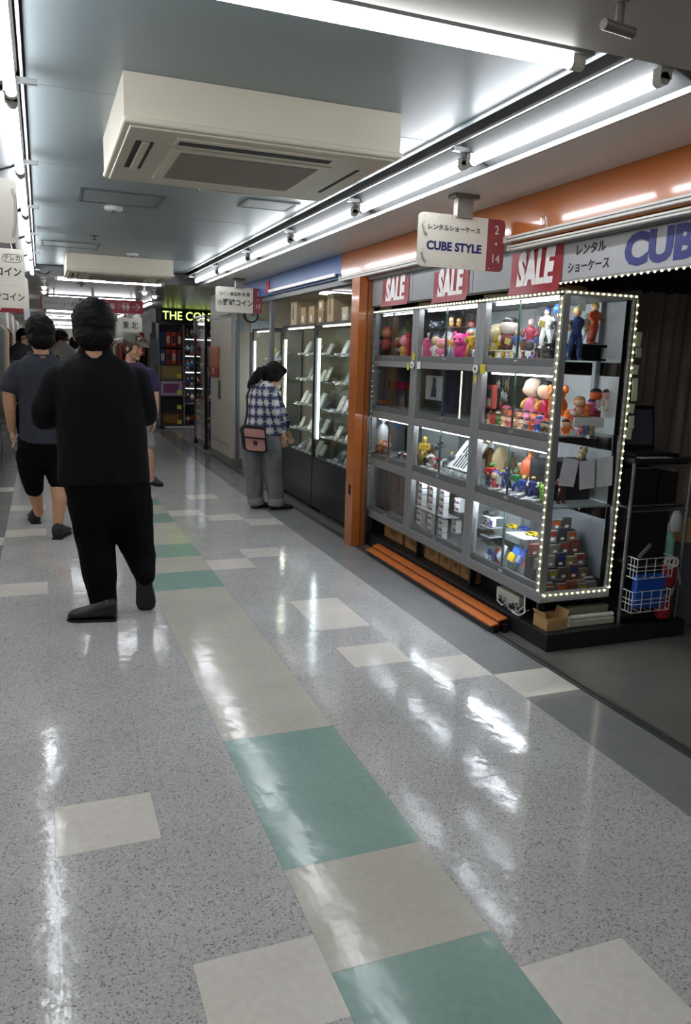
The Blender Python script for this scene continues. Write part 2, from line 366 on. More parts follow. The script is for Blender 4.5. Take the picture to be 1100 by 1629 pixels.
for k in range(5): MB().box(1.27, 1.55, 5.045+k*.045, 5.06+k*.045, 2.453, 2.4556).build('slat', M('#a4a9a9', .4), t)
hatch(.04, .55, 7.8, 8.2, 'pale ceiling hatch ahead of the far cassette', M('#8a9697', .35, .15), 'hatch', 'ceiling_hatch')
def detector(x, y, z, r, label):
    t = thing('smoke_detector', label, 'detector', (x, y, z))
    MB().lathe([(r, 0), (r, -.012), (r*.8, -.022), (r*.3, -.026), (.001, -.026)], (x, y, z), 16).build('housing', M('#cfd0cc', .4), t)
    MB().cyl((x, y, z-.026), (x, y, z-.034), r*.35, r*.25, 10).build('sensor', M('#54575a', .4), t)
detector(.50, 5.80, 2.4595, .062, 'round white smoke detector behind the access hatch')
detector(.89, 8.35, 2.4595, .06, 'round white smoke detector on the ceiling by the far cassette')
def sprinkler(x, y, z, label):
    t = thing('sprinkler', label, 'sprinkler', (x, y, z))
    MB().lathe([(.04, 0), (.036, -.006), (.012, -.008)], (x, y, z), 14).build('rose', M('#595b5c', .4, .5), t)
    MB().cyl((x, y, z-.006), (x, y, z-.03), .009, n=8).lathe([(.001, -.03), (.022, -.032), (.022, -.035), (.001, -.036)], (x, y, z), 10).build('head', M('#3e4041', .35, .7), t)
sprinkler(.463, 7.28, 2.4595, 'small dark sprinkler head on the blue ceiling panel')
sprinkler(.52, 11.0, 2.34, 'dark sprinkler head on the far ceiling near the red direction sign')
t = thing('pipe_hanger', 'short metal pipe stub on a stem below the near ceiling beam', 'pipe', (1.30, 1.66, 2.34))
MB().cyl((1.30, 1.66, 2.34), (1.30, 1.66, 2.29), .010, n=10).lathe([(.018, 0), (.018, -.006)], (1.30, 1.66, 2.34), 12).build('stem', M('#8d8a84', .35, .6), t)
MB().cyl((1.252, 1.655, 2.283), (1.348, 1.668, 2.283), .0125, n=14).build('pipe', M('#8d8a84', .35, .6), t)
def spot(x, y, label):
    t = thing('spotlight', label, 'spotlight', (x, y, 2.34))
    MB().lathe([(.03, 0), (.03, -.012), (.008, -.014), (.008, -.05)], (x, y, 2.34), 12).build('mount', WHITE, t)
    MB().lathe([(.012, -.05), (.03, -.07), (.075, -.082), (.075, -.086), (.02, -.088)], (x, y, 2.34), 16).build('shade', M('#dcdcd8', .35), t)
    MB().ell((x, y, 2.245), (.03, .03, .028), 10, 6).build('bulb', glow('#fff8ea', 10), t)
for i, (px_, py_, lb) in enumerate(((70, 449, 'left'), (70, 460, 'rear left'), (230, 469, 'front right'), (246, 464, 'rear right'))):
    yy = (10.7, 11.5, 10.6, 11.2)[i]; p = on(1, yy, px_, py_); spot(p.x, yy, '%s small white spotlight on the far ceiling before the direction sign' % lb)
# ================================================================== RIGHT SHOP FRONTS
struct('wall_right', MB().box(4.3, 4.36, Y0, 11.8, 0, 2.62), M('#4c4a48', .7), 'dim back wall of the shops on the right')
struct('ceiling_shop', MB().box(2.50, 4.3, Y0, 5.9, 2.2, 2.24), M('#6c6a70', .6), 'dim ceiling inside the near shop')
struct('ceiling_shop_far', MB().box(2.40, 4.3, 6.0, 10.3, 2.2, 2.24), M('#b5ad98', .6), 'beige ceiling inside the coin shop')
struct('wall_divider', MB().box(2.47, 4.3, 5.885, 5.985, 0, 2.5), M('#6d6b68', .6), 'partition between the two right-hand shops')
struct('wall_divider_far', MB().box(2.62, 4.3, 10.25, 10.34, 0, 2.5), M('#c2b9a3', .6), 'cream end wall of the coin shop')
struct('wall_shop_back', MB().box(3.35, 3.4, 6.0, 10.25, 0, 2.2), M('#c9bfa6', .6, var=.05), 'cream rear wall of the coin shop')
f1 = struct('trim_4', MB().box(2.33, 2.362, Y0, 6.235, 2.118, 2.34), ORANGE, 'glossy orange fascia band above the near shop')
struct('trim_5', MB().box(2.33, 2.362, 6.24, 10.3, 2.15, 2.34), M('#3f5f95', .4, 0, var=.06, vs=3), 'blue fascia band above the coin shop')
struct('trim_6', MB().box(2.362, 2.50, Y0, 5.885, 2.095, 2.34), M('#77787a', .5), 'grey shutter case behind the orange fascia')
struct('trim_7', MB().box(2.362, 2.46, 6.0, 10.3, 2.10, 2.34), M('#6f7274', .45, .2), 'grey header above the coin shop opening')
RAILW = M('#d2cfc8', .4, var=.06, vs=8)
def rail(y0, y1, z0, z1, label):
    t = thing('curtain_rail', label, 'rail', (2.31, (y0+y1)/2, z0))
    MB().box(2.300, 2.33, y0, y1, z0, z1).build('channel', RAILW, t, .003)
    MB().box(2.2985, 2.3005, y0+.01, y1-.01, z0+(z1-z0)*.40, z0+(z1-z0)*.6).build('groove', M('#4d4b47', .5), t)
    for a in (y0, y1-.03): MB().box(2.296, 2.331, a, a+.03, z0-.003, z1+.003).build('end_cap', M('#b8b4aa', .4), t)
    return t
rail(3.73, 6.2, 2.118, 2.152, 'white sign rail under the orange fascia left of the hanging sign')
rail(.6, 3.72, 2.125, 2.152, 'upper white sign rail under the orange fascia at the right')
rail(.6, 3.68, 2.080, 2.104, 'lower white sign rail under the orange fascia at the right')
MB().box(2.362, 2.372, .6, 3.66, 2.08, 2.12).build('trim_8', M('#8a8988', .5))['kind'] = 'structure'
t = tag(MB().tube([(2.296, 3.33, 2.155), (2.292, 3.34, 2.20), (2.292, 3.36, 2.215), (2.292, 3.38, 2.20), (2.294, 3.37, 2.165), (2.295, 3.35, 2.16)], .004, 6).build('wire_hook', CHROME), 'bent wire hook on the white rail below the orange band', 'hook')
t = thing('sign_rail', 'white horizontal bar fixed along the blue fascia', 'rail', (2.3, 7.3, 2.17))
MB().box(2.295, 2.31, 6.3, 8.35, 2.165, 2.195).build('bar', M('#e2e0da', .4), t, .003)
for y in (6.5, 7.3, 8.2): MB().box(2.31, 2.33, y, y+.03, 2.17, 2.19).build('bracket', STEEL, t)
tag(MB().box(2.318, 2.33, 8.42, 8.54, 2.17, 2.29).build('red_tag', M('#b3242c', .5), None, .004), 'small red tag on the blue fascia beside the white bar', 'tag')
# ------------------------------------------------------------------ orange shutter post
t = thing('shutter_post', 'glossy orange upright post between the two shop fronts', 'post', (2.345, 5.79, 0))
MB().box(2.29, 2.40, 5.72, 5.875, 0, 2.118).build('post_body', ORANGE, t, .004)
MB().box(2.285, 2.2905, 5.765, 5.80, .42, .50).build('keyhole_plate', DARK, t)
MB().box(2.36, 2.372, 5.714, 5.722, .01, 2.11).build('seam', M('#6b3a14', .5), t)
MB().box(2.387, 2.40, 5.712, 5.722, .01, 2.11).build('edge_strip', M('#8a4a1c', .4), t)
struct('trim_9', MB().box(2.402, 2.43, 5.74, 5.885, 0, 2.1).box(2.43, 2.452, 5.835, 5.885, 0, 2.1), M('#5d6062', .45, .3), 'grey metal jamb beside the orange post')
# ------------------------------------------------------------------ sign boards above the showcase
BOARD = M('#8f9093', .4, var=.06, vs=3)
t = thing('header_board', 'plain grey header panel above the glass showcase', 'board', (2.41, 4.6, 1.9))
for k in range(3): MB().box(2.40, 2.412, 3.375+k*.82, 3.375+(k+1)*.82-.006, 1.905, 2.094).build('board_panel', BOARD, t)
MB().box(2.412, 2.45, 3.375, 5.83, 1.90, 2.094).build('backing', M('#55585a', .5), t)
t = thing('shop_signboard', 'long white signboard with blue and black lettering at the right edge', 'sign', (2.41, 2.3, 1.9))
MB().box(2.40, 2.45, 1.0, 3.368, 1.905, 2.082).build('light_box', M('#a6a7aa', .4, var=.03, vs=4), t)
MB().box(2.396, 2.40, 1.0, 3.368, 1.897, 1.91).box(2.396, 2.40, 1.0, 3.368, 2.078, 2.09).build('frame', ALU, t)
text('レンタル', .055, (2.3985, 3.235, 2.036), (0, -1, 0), (0, 0, 1), INK, t, .001, 1.0)
text('ショーケース', .055, (2.3985, 3.285, 1.960), (0, -1, 0), (0, 0, 1), INK, t, .001, .93)
text('CUBE', .178, (2.3985, 2.885, 1.993), (0, -1, 0), (0, 0, 1), M('#1c2370', .45), t, .009, 1.14, 1.0)
for i, (yc, zt, zb) in enumerate(((5.285, 2.079, 1.885), (4.46, 2.064, 1.868), (3.55, 2.082, 1.862))):
    t = thing('sale_poster', ('far red and white sale poster nearest the orange post', 'middle red and white sale poster behind the hanging sign', 'large near red and white sale poster beside the signboard')[i], 'poster', (2.39, yc, zb), 'sale posters above the showcase')
    n = 8; vs = []; fs = []
    for k in range(n+1):
        z = zt+(zb-zt)*k/n; x = 2.3955-.0003-(.045*max(0, (k/n-.75))/.25*.35)
        vs += [(x, yc+.225, z), (x, yc-.225, z)]
        if k: fs.append((2*k-2, 2*k-1, 2*k+1, 2*k))
    m = MB(); m.smooth = True; m.add(vs, fs); o = m.build('sheet', M('#8f1822', .4, var=.06), t)
    text('SALE', .2, (2.3925, yc+.005, (zt+zb)/2+.002), (0, -1, 0), (0, 0, 1), M('#efe9e6', .5), t, .012, .74, 1.22, 'CENTER', shear=.12)
# ------------------------------------------------------------------ hanging signs
SIGNW = M('#d9d5c8', .42, var=.04, vs=5); SIGNR = M('#8c3e43', .45)
def hanging(xc, y, zt, w, h, label, lines, red_txt, flip=False, red=True, bracket=True, facing=-1, ztop=2.34):
    t = thing('hanging_sign', label, 'sign', (xc, y, ztop))
    pl = MB(); r = rrect(w, h, .028)
    pl.prism(r, lambda a, b, t_: (xc+a, t_, zt-h/2+b), y-.006, y+.006); pl.build('panel', SIGNW, t)
    yt = y-.0068
    if red:
        xr = xc+w/2-.105
        q = [(a, b) for a, b in rrect(w, h, .028) if a > w/2-.06]
        q = sorted(q, key=lambda s: -s[1]); poly = [(w/2-.105, h/2)]+q+[(w/2-.105, -h/2)]
        MB().prism(poly, lambda a, b, t_: (xc+a, t_, zt-h/2+b), y-.0066, y-.006).build('number_stripe', SIGNR, t)
        for k, s_ in enumerate(red_txt): text(s_, .062, (xc+w/2-.05, yt, zt-.055-k*.072), (1, 0, 0), (0, 0, 1), M('#e7d9d2', .5), t, 0, .9, 1, 'CENTER', 'number')
    for (body, size, dx, dz, bold, sx, mt) in lines: text(body, size, (xc+dx, yt, zt-h/2+dz), (1, 0, 0), (0, 0, 1), mt, t, bold, sx, 1, 'CENTER')
    if bracket:
        MB().box(xc-.045, xc+.045, y-.022, y+.022, zt-.012, ztop-.018).build('bracket', M('#85817a', .4, .3), t)
        MB().box(xc-.07, xc+.07, y-.04, y+.04, ztop-.02, ztop).build('mounting_plate', M('#6f6c66', .4, .3), t)
    return t
t = hanging(2.055, 3.73, 2.238, .505, .262, 'hanging white shop sign with blue lettering and a red number stripe', [('レンタルショーケース', .031, -.05, .062, .0006, 1, INK), ('CUBE STYLE', .058, -.045, -.028, .0022, 1.02, NAVY)], ['2', '・', '14'])
rp = MB()   # clear light rope looped round the edge of the sign
for k in range(5): rp.ell((1.835+k*.075, 3.722, 2.224), (.004, .004, .004), 6, 4)
for k in range(6): rp.ell((1.845+k*.075, 3.722, 1.99), (.004, .004, .004), 6, 4)
rp.build('pin_lights', M('#e9b9a0', .4), t)
for z0, z1 in ((2.2, 2.13), (2.06, 2.0)):
    MB().tube([(1.83, 3.722, z0), (1.822, 3.72, z0-.02), (1.826, 3.72, (z0+z1)/2), (1.835, 3.72, z1+.01), (1.85, 3.722, z1)], .006, 6).build('clear_tape', M('#c9c6bb', .15, trans=.3), t)
t = hanging(2.10, 8.87, 2.243, .53, .275, 'hanging cream sign with black lettering over the coin shop', [('コイン 商品券 売 買', .044, -.055, .06, .0008, .92, INK), ('野崎コイン', .078, -.012, -.035, .0016, .88, INK)], ['2', '・', '13'])
MB().torus((1.885, 8.862, 2.072), .024, .0025, (0, 1, 0), 18, 5).box(1.87, 1.90, 8.861, 8.8635, 2.07, 2.074).box(1.882, 1.888, 8.861, 8.8635, 2.056, 2.088).build('emblem', INK, t)
# ------------------------------------------------------------------ platform below the showcase
t = thing('platform', 'low black platform that carries the glass showcase', 'platform', (2.9, 4.5, 0))
MB().box(2.445, 3.385, 3.255, 5.83, 0, .098).build('deck', M('#17181a', .5, var=.2, vs=6), t, .004)
MB().box(2.60, 2.90, 3.95, 5.80, .0985, .238).build('plinth', M('#0e0e10', .6), t)
for y in (3.44, 4.18, 4.95, 5.78): MB().box(2.50, 2.54, y-.01, y+.01, .098, .24).build('foot', BLACKP, t)
# ------------------------------------------------------------------ the three glass display cases
ROWS = [(1.533, 1.845), (1.146, 1.45), (.766, 1.048), (.335, .664)]
CASES = [(5.04, 5.83, 'far'), (4.16, 5.04, 'middle'), (3.36, 4.16, 'near')]
XF, XB = 2.45, 2.91
SILL = M('#66686a', .45, .3); BACKP = M('#b9bcbd', .5, var=.05, vs=4); SHELF = M('#8f9395', .35, .2)
CLEAR = glassmat((.95, .97, .96), .9)
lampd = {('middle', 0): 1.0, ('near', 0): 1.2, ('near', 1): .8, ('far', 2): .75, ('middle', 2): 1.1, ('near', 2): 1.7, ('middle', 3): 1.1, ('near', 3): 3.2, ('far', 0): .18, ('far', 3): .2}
for ci, (ya, yb, nm) in enumerate(CASES):
    t = thing('display_case', {'far': 'aluminium glass display case nearest the orange post', 'middle': 'aluminium glass display case in the middle of the row', 'near': 'aluminium glass display case at the near corner, open glass end'}[nm], 'display case', ((XF+XB)/2, (ya+yb)/2, .24), 'aluminium glass display cases')
    wa = .045 if nm == 'near' else .05; wb = .08 if nm == 'far' else .055
    for a, b in ((ya, ya+wa), (yb-wb, yb)):
        MB().box(XF, XF+.04, a+.001, b-.001, .24, 1.875).build('upright', ALU, t, .002)
        MB().box(XB-.035, XB, a+.001, b-.001, .24, 1.875).build('rear_upright', ALU, t)
    MB().box(XF, XB, ya+.001, yb-.001, 1.848, 1.872).build('top_panel', SHELF, t)
    MB().box(XF-.004, XF+.03, ya+.001, yb-.001, .24, .30).build('base_rail', ALU, t, .003)
    MB().box(XF+.03, XB, ya+.001, yb-.001, .245, .262).build('bottom_panel', SHELF, t)
    for ri, (z0, z1) in enumerate(ROWS):
        if ri < 3: MB().box(XF+.002, XF+.036, ya+wa, yb-wb, ROWS[ri+1][1], z0-.042).build('rail', ALU, t, .002)
        door = MB().box(XF+.008, XF+.03, ya+wa, yb-wb, z0-.042 if ri < 3 else .30, z0).build('door_sill', SILL, t, .002)
        MB().box(XF+.002, XF+.014, (ya+yb)/2-.022, (ya+yb)/2+.022, z0-.03, z0-.012).build('lock', CHROME, door, .002)
        ym = (ya+yb)/2
        MB().box(XF+.012, XF+.015, ya+wa, ym+.012, z0, z1).build('glass_pane', CLEAR, t)
        MB().box(XF+.020, XF+.023, ym-.012, yb-wb, z0, z1).build('glass_pane', CLEAR, t)
        MB().box(XF+.011, XF+.024, ym+.010, ym+.014, z0, z1).build('pane_edge', M('#2f4a44', .3), t)
        if ri < 3: MB().box(XF+.036, XB-.036, ya+.012, yb-.012, z0-.014, z0-.004).build('shelf', CLEAR if ri in (0, 1) and nm == 'near' else SHELF, t)
        bm_ = M('#54575b', .5) if (nm, ri) == ('near', 3) else M('#8d9092', .5) if (nm, ri) == ('near', 2) else BACKP if lampd.get((nm, ri), 0) > .3 else M('#3c3d3f', .5)  # dim compartments get darker backs, their shade put into the panel colour
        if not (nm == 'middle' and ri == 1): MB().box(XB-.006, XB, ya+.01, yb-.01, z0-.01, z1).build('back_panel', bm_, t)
        if (nm, ri) in lampd:
            MB().box(XF+.05, XF+.062, ya+wa+.03, yb-wb-.03, z1-.012, z1-.004).build('light_bar', glow('#eef4ff', CASE_LED*lampd[(nm, ri)]), t)
        if ci < 2: MB().box(XF+.06, XB-.03, ya+.004, ya+.008, z0, z1).build('side_glass', CLEAR, t)
    if nm == 'far': MB().box(XF+.04, XB-.03, yb-.012, yb-.006, .30, 1.845).build('side_panel', M('#6a6d70', .5), t)
    if nm == 'near':
        MB().box(XF+.04, XB-.035, ya+.006, ya+.009, .30, 1.845).build('end_glass', CLEAR, t)
        MB().box(XF, XB, ya-.004, ya+.02, .24, .298).build('end_base_rail', M('#a2a4a5', .4, .3), t, .003)
        MB().box(XF, XB, ya-.002, ya+.02, 1.845, 1.874).build('end_top_rail', ALU, t, .002)
        MB().box(XB-.035, XB, ya, ya+.045, .24, 1.875).build('end_upright', ALU, t)
        MB().box(2.872, 2.902, 3.60, 3.63, 1.10, 1.845).build('inner_post', M('#8f9294', .4, .2), t)
# ------------------------------------------------------------------ LED light strings
dome = MB().ell((0, 0, 0), (.0048, .0048, .0048), 6, 4).mesh('led', glow('#fbf7dc', LED)); dome2 = MB().ell((0, 0, 0), (.0048, .0048, .0048), 6, 4).mesh('led', glow('#fbf7dc', LED*1.1))
def led_string(p0, p1, step, nrm, label):
    p0, p1, nrm = Vector(p0), Vector(p1), Vector(nrm); d = (p1-p0); n = int(d.length/step); d.normalize(); s_ = d.cross(nrm)
    t = thing('led_string', label, 'string lights', p0, 'LED strings edging the showcase')
    R = Matrix((d, s_, nrm)).transposed()
    MB().obox((p0+p1)/2, ((p1-p0).length, .011, .002), R).build('tape', M('#b9b48c', .3, var=.1), t)
    for i in range(n+1):
        o = bpy.data.objects.new('led', dome); COL.objects.link(o); o.parent = t; o.location = d*(i*step)+nrm*.004
led_string((XF-.003, 3.37, 1.862), (XF-.003, 5.82, 1.862), .04, (-1, 0, 0), 'LED string along the top front edge of the showcase')
led_string((XF-.003, 5.815, .33), (XF-.003, 5.815, 1.84), .04, (-1, 0, 0), 'LED string up the far front edge of the showcase')
led_string((XF-.003, 3.372, .31), (XF-.003, 3.372, 1.84), .04, (-1, 0, 0), 'LED string up the near front corner of the showcase')
led_string((2.47, 3.353, 1.862), (2.90, 3.353, 1.862), .035, (0, -1, 0), 'LED string along the top of the near glass end')
led_string((2.902, 3.353, .30), (2.902, 3.353, 1.85), .04, (0, -1, 0), 'LED string up the right edge of the near glass end')
led_string((2.475, 3.353, .283), (2.89, 3.353, .283), .036, (0, -1, 0), 'LED string along the bottom of the near glass end')
led_string((2.392, 1.6, 1.899), (2.392, 3.33, 1.899), .04, (0, 0, -1), 'LED string under the white signboard at the right')
# ------------------------------------------------------------------ tags and rolls stuck to the frames
def sticker(px_, py_, w, h, mat, label, name='price_tag', cat='tag'):
    p = on(0, XF-.003, px_, py_); return tag(MB().box(XF-.006, XF-.0025, p.y-w/2, p.y+w/2, p.z-h/2, p.z+h/2).build(name, mat), label, cat)
YEL = M('#c9b92a', .5); LCARD = M('#dad9d4', .6)
sticker(659, 567, .035, .05, YEL, 'yellow tag on the frame below the far top compartment')
sticker(650, 583, .03, .05, YEL, 'yellow tag left of the tape roll on the far frame')
sticker(667, 581, .05, .05, LCARD, 'small white notice right of the tape roll on the far frame', 'notice', 'notice')
sticker(769, 587, .055, .055, YEL, 'yellow tag right of the tape roll on the near frame')
sticker(757, 603, .025, .045, YEL, 'yellow tag under the tape roll on the near frame')
for px_, py_, lb in ((656, 581, 'far'), (757, 587, 'near')):
    p = on(0, XF-.012, px_, py_)
    t = thing('tape_roll', 'round white sensor disc on the %s upright of the showcase' % lb, 'disc', (XF-.012, p.y, p.z))
    MB().torus((XF-.012, p.y, p.z), .018, .009, (1, 0, 0), 18, 8).build('ring', LCARD, t); MB().cyl((XF-.004, p.y, p.z), (XF-.016, p.y, p.z), .012, n=12).build('core', DARK, t)
# ================================================================== GOODS IN THE SHOWCASE
def T(c, rough=.35): return M(c, rough, var=.05, vs=12)
TM = {}
PLACED = []
def toy_shape(kind, part):
    """unit-height generic toys, facing -Y in their own frame; returns an MB"""
    m = MB(); m.smooth = True
    if kind == 'doll':
        if part == 'body': m.lathe([(.13, .0), (.17, .06), (.2, .22), (.17, .36), (.11, .46), (.06, .52)], n=12)
        if part == 'arms':
            for s in (-1, 1): m.tube([(s*.11, 0, .44), (s*.22, -.03, .33), (s*.2, -.12, .24)], [.055, .055, .05], 7)
        if part == 'head': m.ell((0, -.01, .70), (.23, .20, .215), 14, 9)
        if part == 'hair': m.ell((0, .04, .79), (.235, .20, .19), 12, 7).ell((.2, 0, .66), (.07, .08, .1), 8, 5).ell((-.2, 0, .66), (.07, .08, .1), 8, 5)
        if part == 'feet':
            for s in (-1, 1): m.ell((s*.09, -.05, .035), (.085, .13, .05), 8, 5)
    if kind == 'baby':
        if part == 'body': m.ell((0, 0, .25), (.24, .2, .26), 10, 7)
        if part == 'arms':
            for s in (-1, 1): m.ell((s*.24, -.05, .3), (.07, .09, .12), 7, 5)
        if part == 'head': m.ell((0, 0, .64), (.29, .26, .25), 12, 8)
        if part == 'hair': m.ell((0, .03, .79), (.27, .25, .16), 10, 6)
        if part == 'feet':
            for s in (-1, 1): m.ell((s*.13, -.1, .05), (.1, .15, .07), 7, 5)
    if kind == 'animal':
        if part == 'body': m.ell((0, .05, .3), (.3, .36, .3), 12, 8)
        if part == 'head': m.ell((0, -.16, .64), (.28, .26, .27), 12, 8).ell((0, -.40, .56), (.12, .12, .09), 8, 5)
        if part == 'hair':
            for s in (-1, 1): m.ell((s*.25, -.08, .83), (.1, .06, .15), 8, 5)
        if part == 'feet':
            for sx, sy in ((-1, -1), (1, -1), (-1, 1), (1, 1)): m.cyl((sx*.17, sy*.17+.04, 0), (sx*.15, sy*.15+.04, .2), .1, .09, 8)
        if part == 'arms':
            for s in (-1, 1): m.ell((s*.1, -.4, .68), (.035, .03, .045), 6, 4)
    if kind == 'hero':
        if part == 'feet':
            for s, y in ((-1, -.02), (1, .06)): m.tube([(s*.05, 0, .46), (s*.1, y, .24), (s*.12, y+.03, .06)], [.075, .062, .05], 8).ell((s*.125, y-.02, .025), (.05, .09, .03), 7, 5)
        if part == 'body': m.loft([[(rx*math.cos(t), ry*math.sin(t), z) for t in [k*math.pi/5 for k in range(10)]] for rx, ry, z in ((.1, .075, .42), (.115, .08, .5), (.095, .075, .56), (.14, .085, .68), (.15, .08, .76), (.05, .045, .82))])
        if part == 'arms':
            for s in (-1, 1): m.tube([(s*.14, 0, .76), (s*.21, .02, .64), (s*.15, -.1, .57)], [.05, .045, .04], 7)
        if part == 'head': m.ell((0, 0, .89), (.072, .078, .09), 10, 7)
        if part == 'hair': m.ell((0, .02, .93), (.085, .085, .075), 10, 6)
    if kind == 'bag':
        if part == 'body':
            rings = []
            for i, (r, z) in enumerate(((.2, 0), (.3, .1), (.34, .35), (.3, .6), (.16, .8), (.05, .86), (.1, .97), (.13, 1.0))):
                rings.append([(r*(1+.12*math.sin(5*t+i))*math.cos(t), r*.7*(1+.12*math.cos(4*t+2*i))*math.sin(t), z) for t in [k*math.pi/7 for k in range(14)]])
            m.loft(rings)
    if kind == 'bag' and part == 'feet': m.torus((0, 0, .86), .06, .02, n=10, k=5)
    return m
PARTS = ('body', 'feet', 'arms', 'head', 'hair')
def toy(kind, cols, loc, h, label, cat='toy figure', rot=None, group=None, big=False, width=1.0, name=None, slide=True):
    """cols: colours for body, feet, arms, head, hair"""
    loc = Vector(loc); loc.z += h*{'doll': .016, 'baby': .021, 'hero': .006}.get(kind, 0)+.0004
    if XF < loc.x < XB and 3.36 < loc.y < 5.83:       # keep clear of the panes and uprights of its compartment
        r_ = h*width*{'doll': .25, 'baby': .31, 'hero': .27, 'animal': .5, 'bag': .38}[kind]
        ya_, yb_ = [(a, b) for a, b, _n in CASES if a <= loc.y <= b][0]
        kx = (loc.x-CAMP.x)/(loc.y-CAMP.y); dy = max(0, loc.y-(yb_-.013-r_)); loc.x -= dy*kx; loc.y -= dy
        loc.x = min(max(loc.x, XF+.027+r_), XB-.036-r_); loc.y = min(max(loc.y, ya_+.013+r_), yb_-.013-r_)
        if slide and group != 'heap of tiny figures':           # slide along the line of sight to a free spot
            best = None
            for k_ in (0, .02, -.02, .04, -.04, .06, -.06, .09, -.09, .12, -.12, .16, -.16, .2, -.2, .25):
                x_ = loc.x+k_; y_ = loc.y+k_/kx
                if not (XF+.027+r_ <= x_ <= XB-.036-r_ and ya_+.013+r_ <= y_ <= yb_-.013-r_) and k_: continue
                pen = sum(max(0, .85*(r_+q[3])-math.hypot(x_-q[0], y_-q[1])) for q in PLACED if q[2] < loc.z+h and loc.z < q[2]+q[4])
                if best is None or pen < best[0]-1e-6: best = (pen, x_, y_)
                if pen == 0: break
            loc.x, loc.y = best[1], best[2]; PLACED.append((loc.x, loc.y, loc.z, r_, h))
    cols = list(cols)+[cols[-1]]*(5-len(cols)); rz = math.radians(-55 if rot is None else rot)
    name = name or {'bag': 'plastic_bag', 'animal': 'toy_animal'}.get(kind, 'toy_figure')
    if big:
        t = thing(name, label, cat, loc, group); t.scale = (h*width, h*width, h); t.rotation_euler = (0, 0, rz)
        for p, c in zip(PARTS, cols):
            m = toy_shape(kind, p)
            if not m.v: continue
            key = (kind, p, c)
            if key not in TM: TM[key] = m.mesh(p, T(c))
            o = bpy.data.objects.new({'feet': 'legs' if kind == 'hero' else 'feet', 'hair': 'ears' if kind == 'animal' else 'hair', 'arms': 'eyes' if kind == 'animal' else 'arms'}.get(p, p), TM[key]); COL.objects.link(o); o.parent = t
        return t
    key = (kind, tuple(cols))
    if key not in TM:
        m = MB(); m.smooth = True
        for i, p in enumerate(PARTS):
            q = toy_shape(kind, p); m.mi = i; m.add(q.v, q.f)
        TM[key] = m.mesh(name, [T(c) for c in cols])
    o = bpy.data.objects.new(name, TM[key]); COL.objects.link(o); o.location = loc; o.scale = (h*width, h*width, h); o.rotation_euler = (0, 0, rz)
    return tag(o, label, cat, group)
def at(px_, py_, x, z):      # on shelf height z, depth x, under photo column px_
    p = on(0, x, px_, py_); yf = min(max(on(0, XF, px_, py_).y, 3.37), 5.82)
    ya_, yb_ = [(a, b) for a, b, _n in CASES if a <= yf <= b][0]
    if p.y > yb_-.05:                       # slide forward along the line of sight until inside its compartment
        dy = p.y-(yb_-.05); x = max(x-dy*p.x/p.y, XF+.05); return Vector((x, yb_-.05, z))
    return Vector((x, max(p.y, ya_+.05), z))
def hm(hpx, loc): return hpx/ppm(loc)
Z1, Z2, Z3, Z4 = 1.530, 1.143, .763, .263
def put(kind, cols, px_, py_, x, z, hpx, label, **k):
    l = at(px_, py_, x, z); return toy(kind, cols, l, hm(hpx, l), label, **k)
def carton(name, c, size, mat, label, cat='box', group=None, rz=0.0, parts=()):
    """box standing on its base centre c; parts: (name, mat, (u0,u1,v0,v1)) prints on the -X face in fractions"""
    R = Matrix.Rotation(rz, 3, 'Z'); c = Vector(c)+Vector((0, 0, .0005)); sx, sy, sz = size
    if not parts: return tag(MB().obox(c+Vector((0, 0, sz/2)), size, R).build(name, mat), label, cat, group)
    t = thing(name, label, cat, c, group)
    MB().obox(c+Vector((0, 0, sz/2)), size, R).build('carton', mat, t)
    for nm, mt, (u0, u1, v0, v1) in parts:
        MB().obox(c+R@Vector((-sx/2-.0006, sy/2-(u0+u1)/2*sy, (v0+v1)/2*sz)), (.0012, (u1-u0)*sy, (v1-v0)*sz), R).build(nm, mt, t)
    return t
g13, g12, g11 = 'goods in the near top compartment', 'goods in the middle top compartment', 'goods in the far top compartment'
# ---- near top compartment
put('doll', ['#c8b030', '#b09a20', '#c8b030', '#e0d0a8', '#d0b890'], 779, 560, 2.56, Z1, 54, 'tall yellow doll with a pale face at the left of the near top compartment', group=g13, big=True)
put('hero', ['#d8b830', '#c8a020', '#d8b830', '#e8d0a8', '#e0c040'], 794, 560, 2.52, Z1, 44, 'small yellow toy figure beside the tall yellow doll', group=g13)
put('baby', ['#7a2030', '#502028', '#e8d8d0', '#e8d8d0', '#28201e'], 809, 545, 2.60, Z1+.05, 52, 'pale toy figure with black hair and maroon clothes', group=g13, big=True)
put('animal', ['#c08a58', '#a87040', '#201810', '#c89460', '#a87040'], 824, 550, 2.56, Z1+.05, 34, 'tan brown toy animal behind a yellow price card', group=g13, big=True)
tag(MB().box(2.49, 2.62, at(820, 557, 2.5, 0).y, at(772, 557, 2.5, 0).y, Z1+.042, Z1+.047).build('display_riser', M('#e6e8e8', .2)), 'thin white riser shelf at the left of the near top compartment', 'shelf')
for k, (px_, c, h) in enumerate(((778, '#2c2c30', 14), (794, '#d9d9d6', 13), (808, '#b8b8bc', 12), (820, '#3a5a48', 12))):
    put('animal', [c, c, '#e8e8e8', c, c], px_, 566, 2.50, Z1, h*.85, '%s tiny toy under the riser of the near top compartment' % ('black', 'white', 'silver', 'dark green')[k], group='tiny toys below the riser')
put('hero', ['#b43a52', '#7a2838', '#b43a52', '#e6c8b0', '#e6b0b8'], 843, 545, 2.66, Z1, 62, 'tall pink-haired toy figure right of the pane edge', group=g13, big=True)
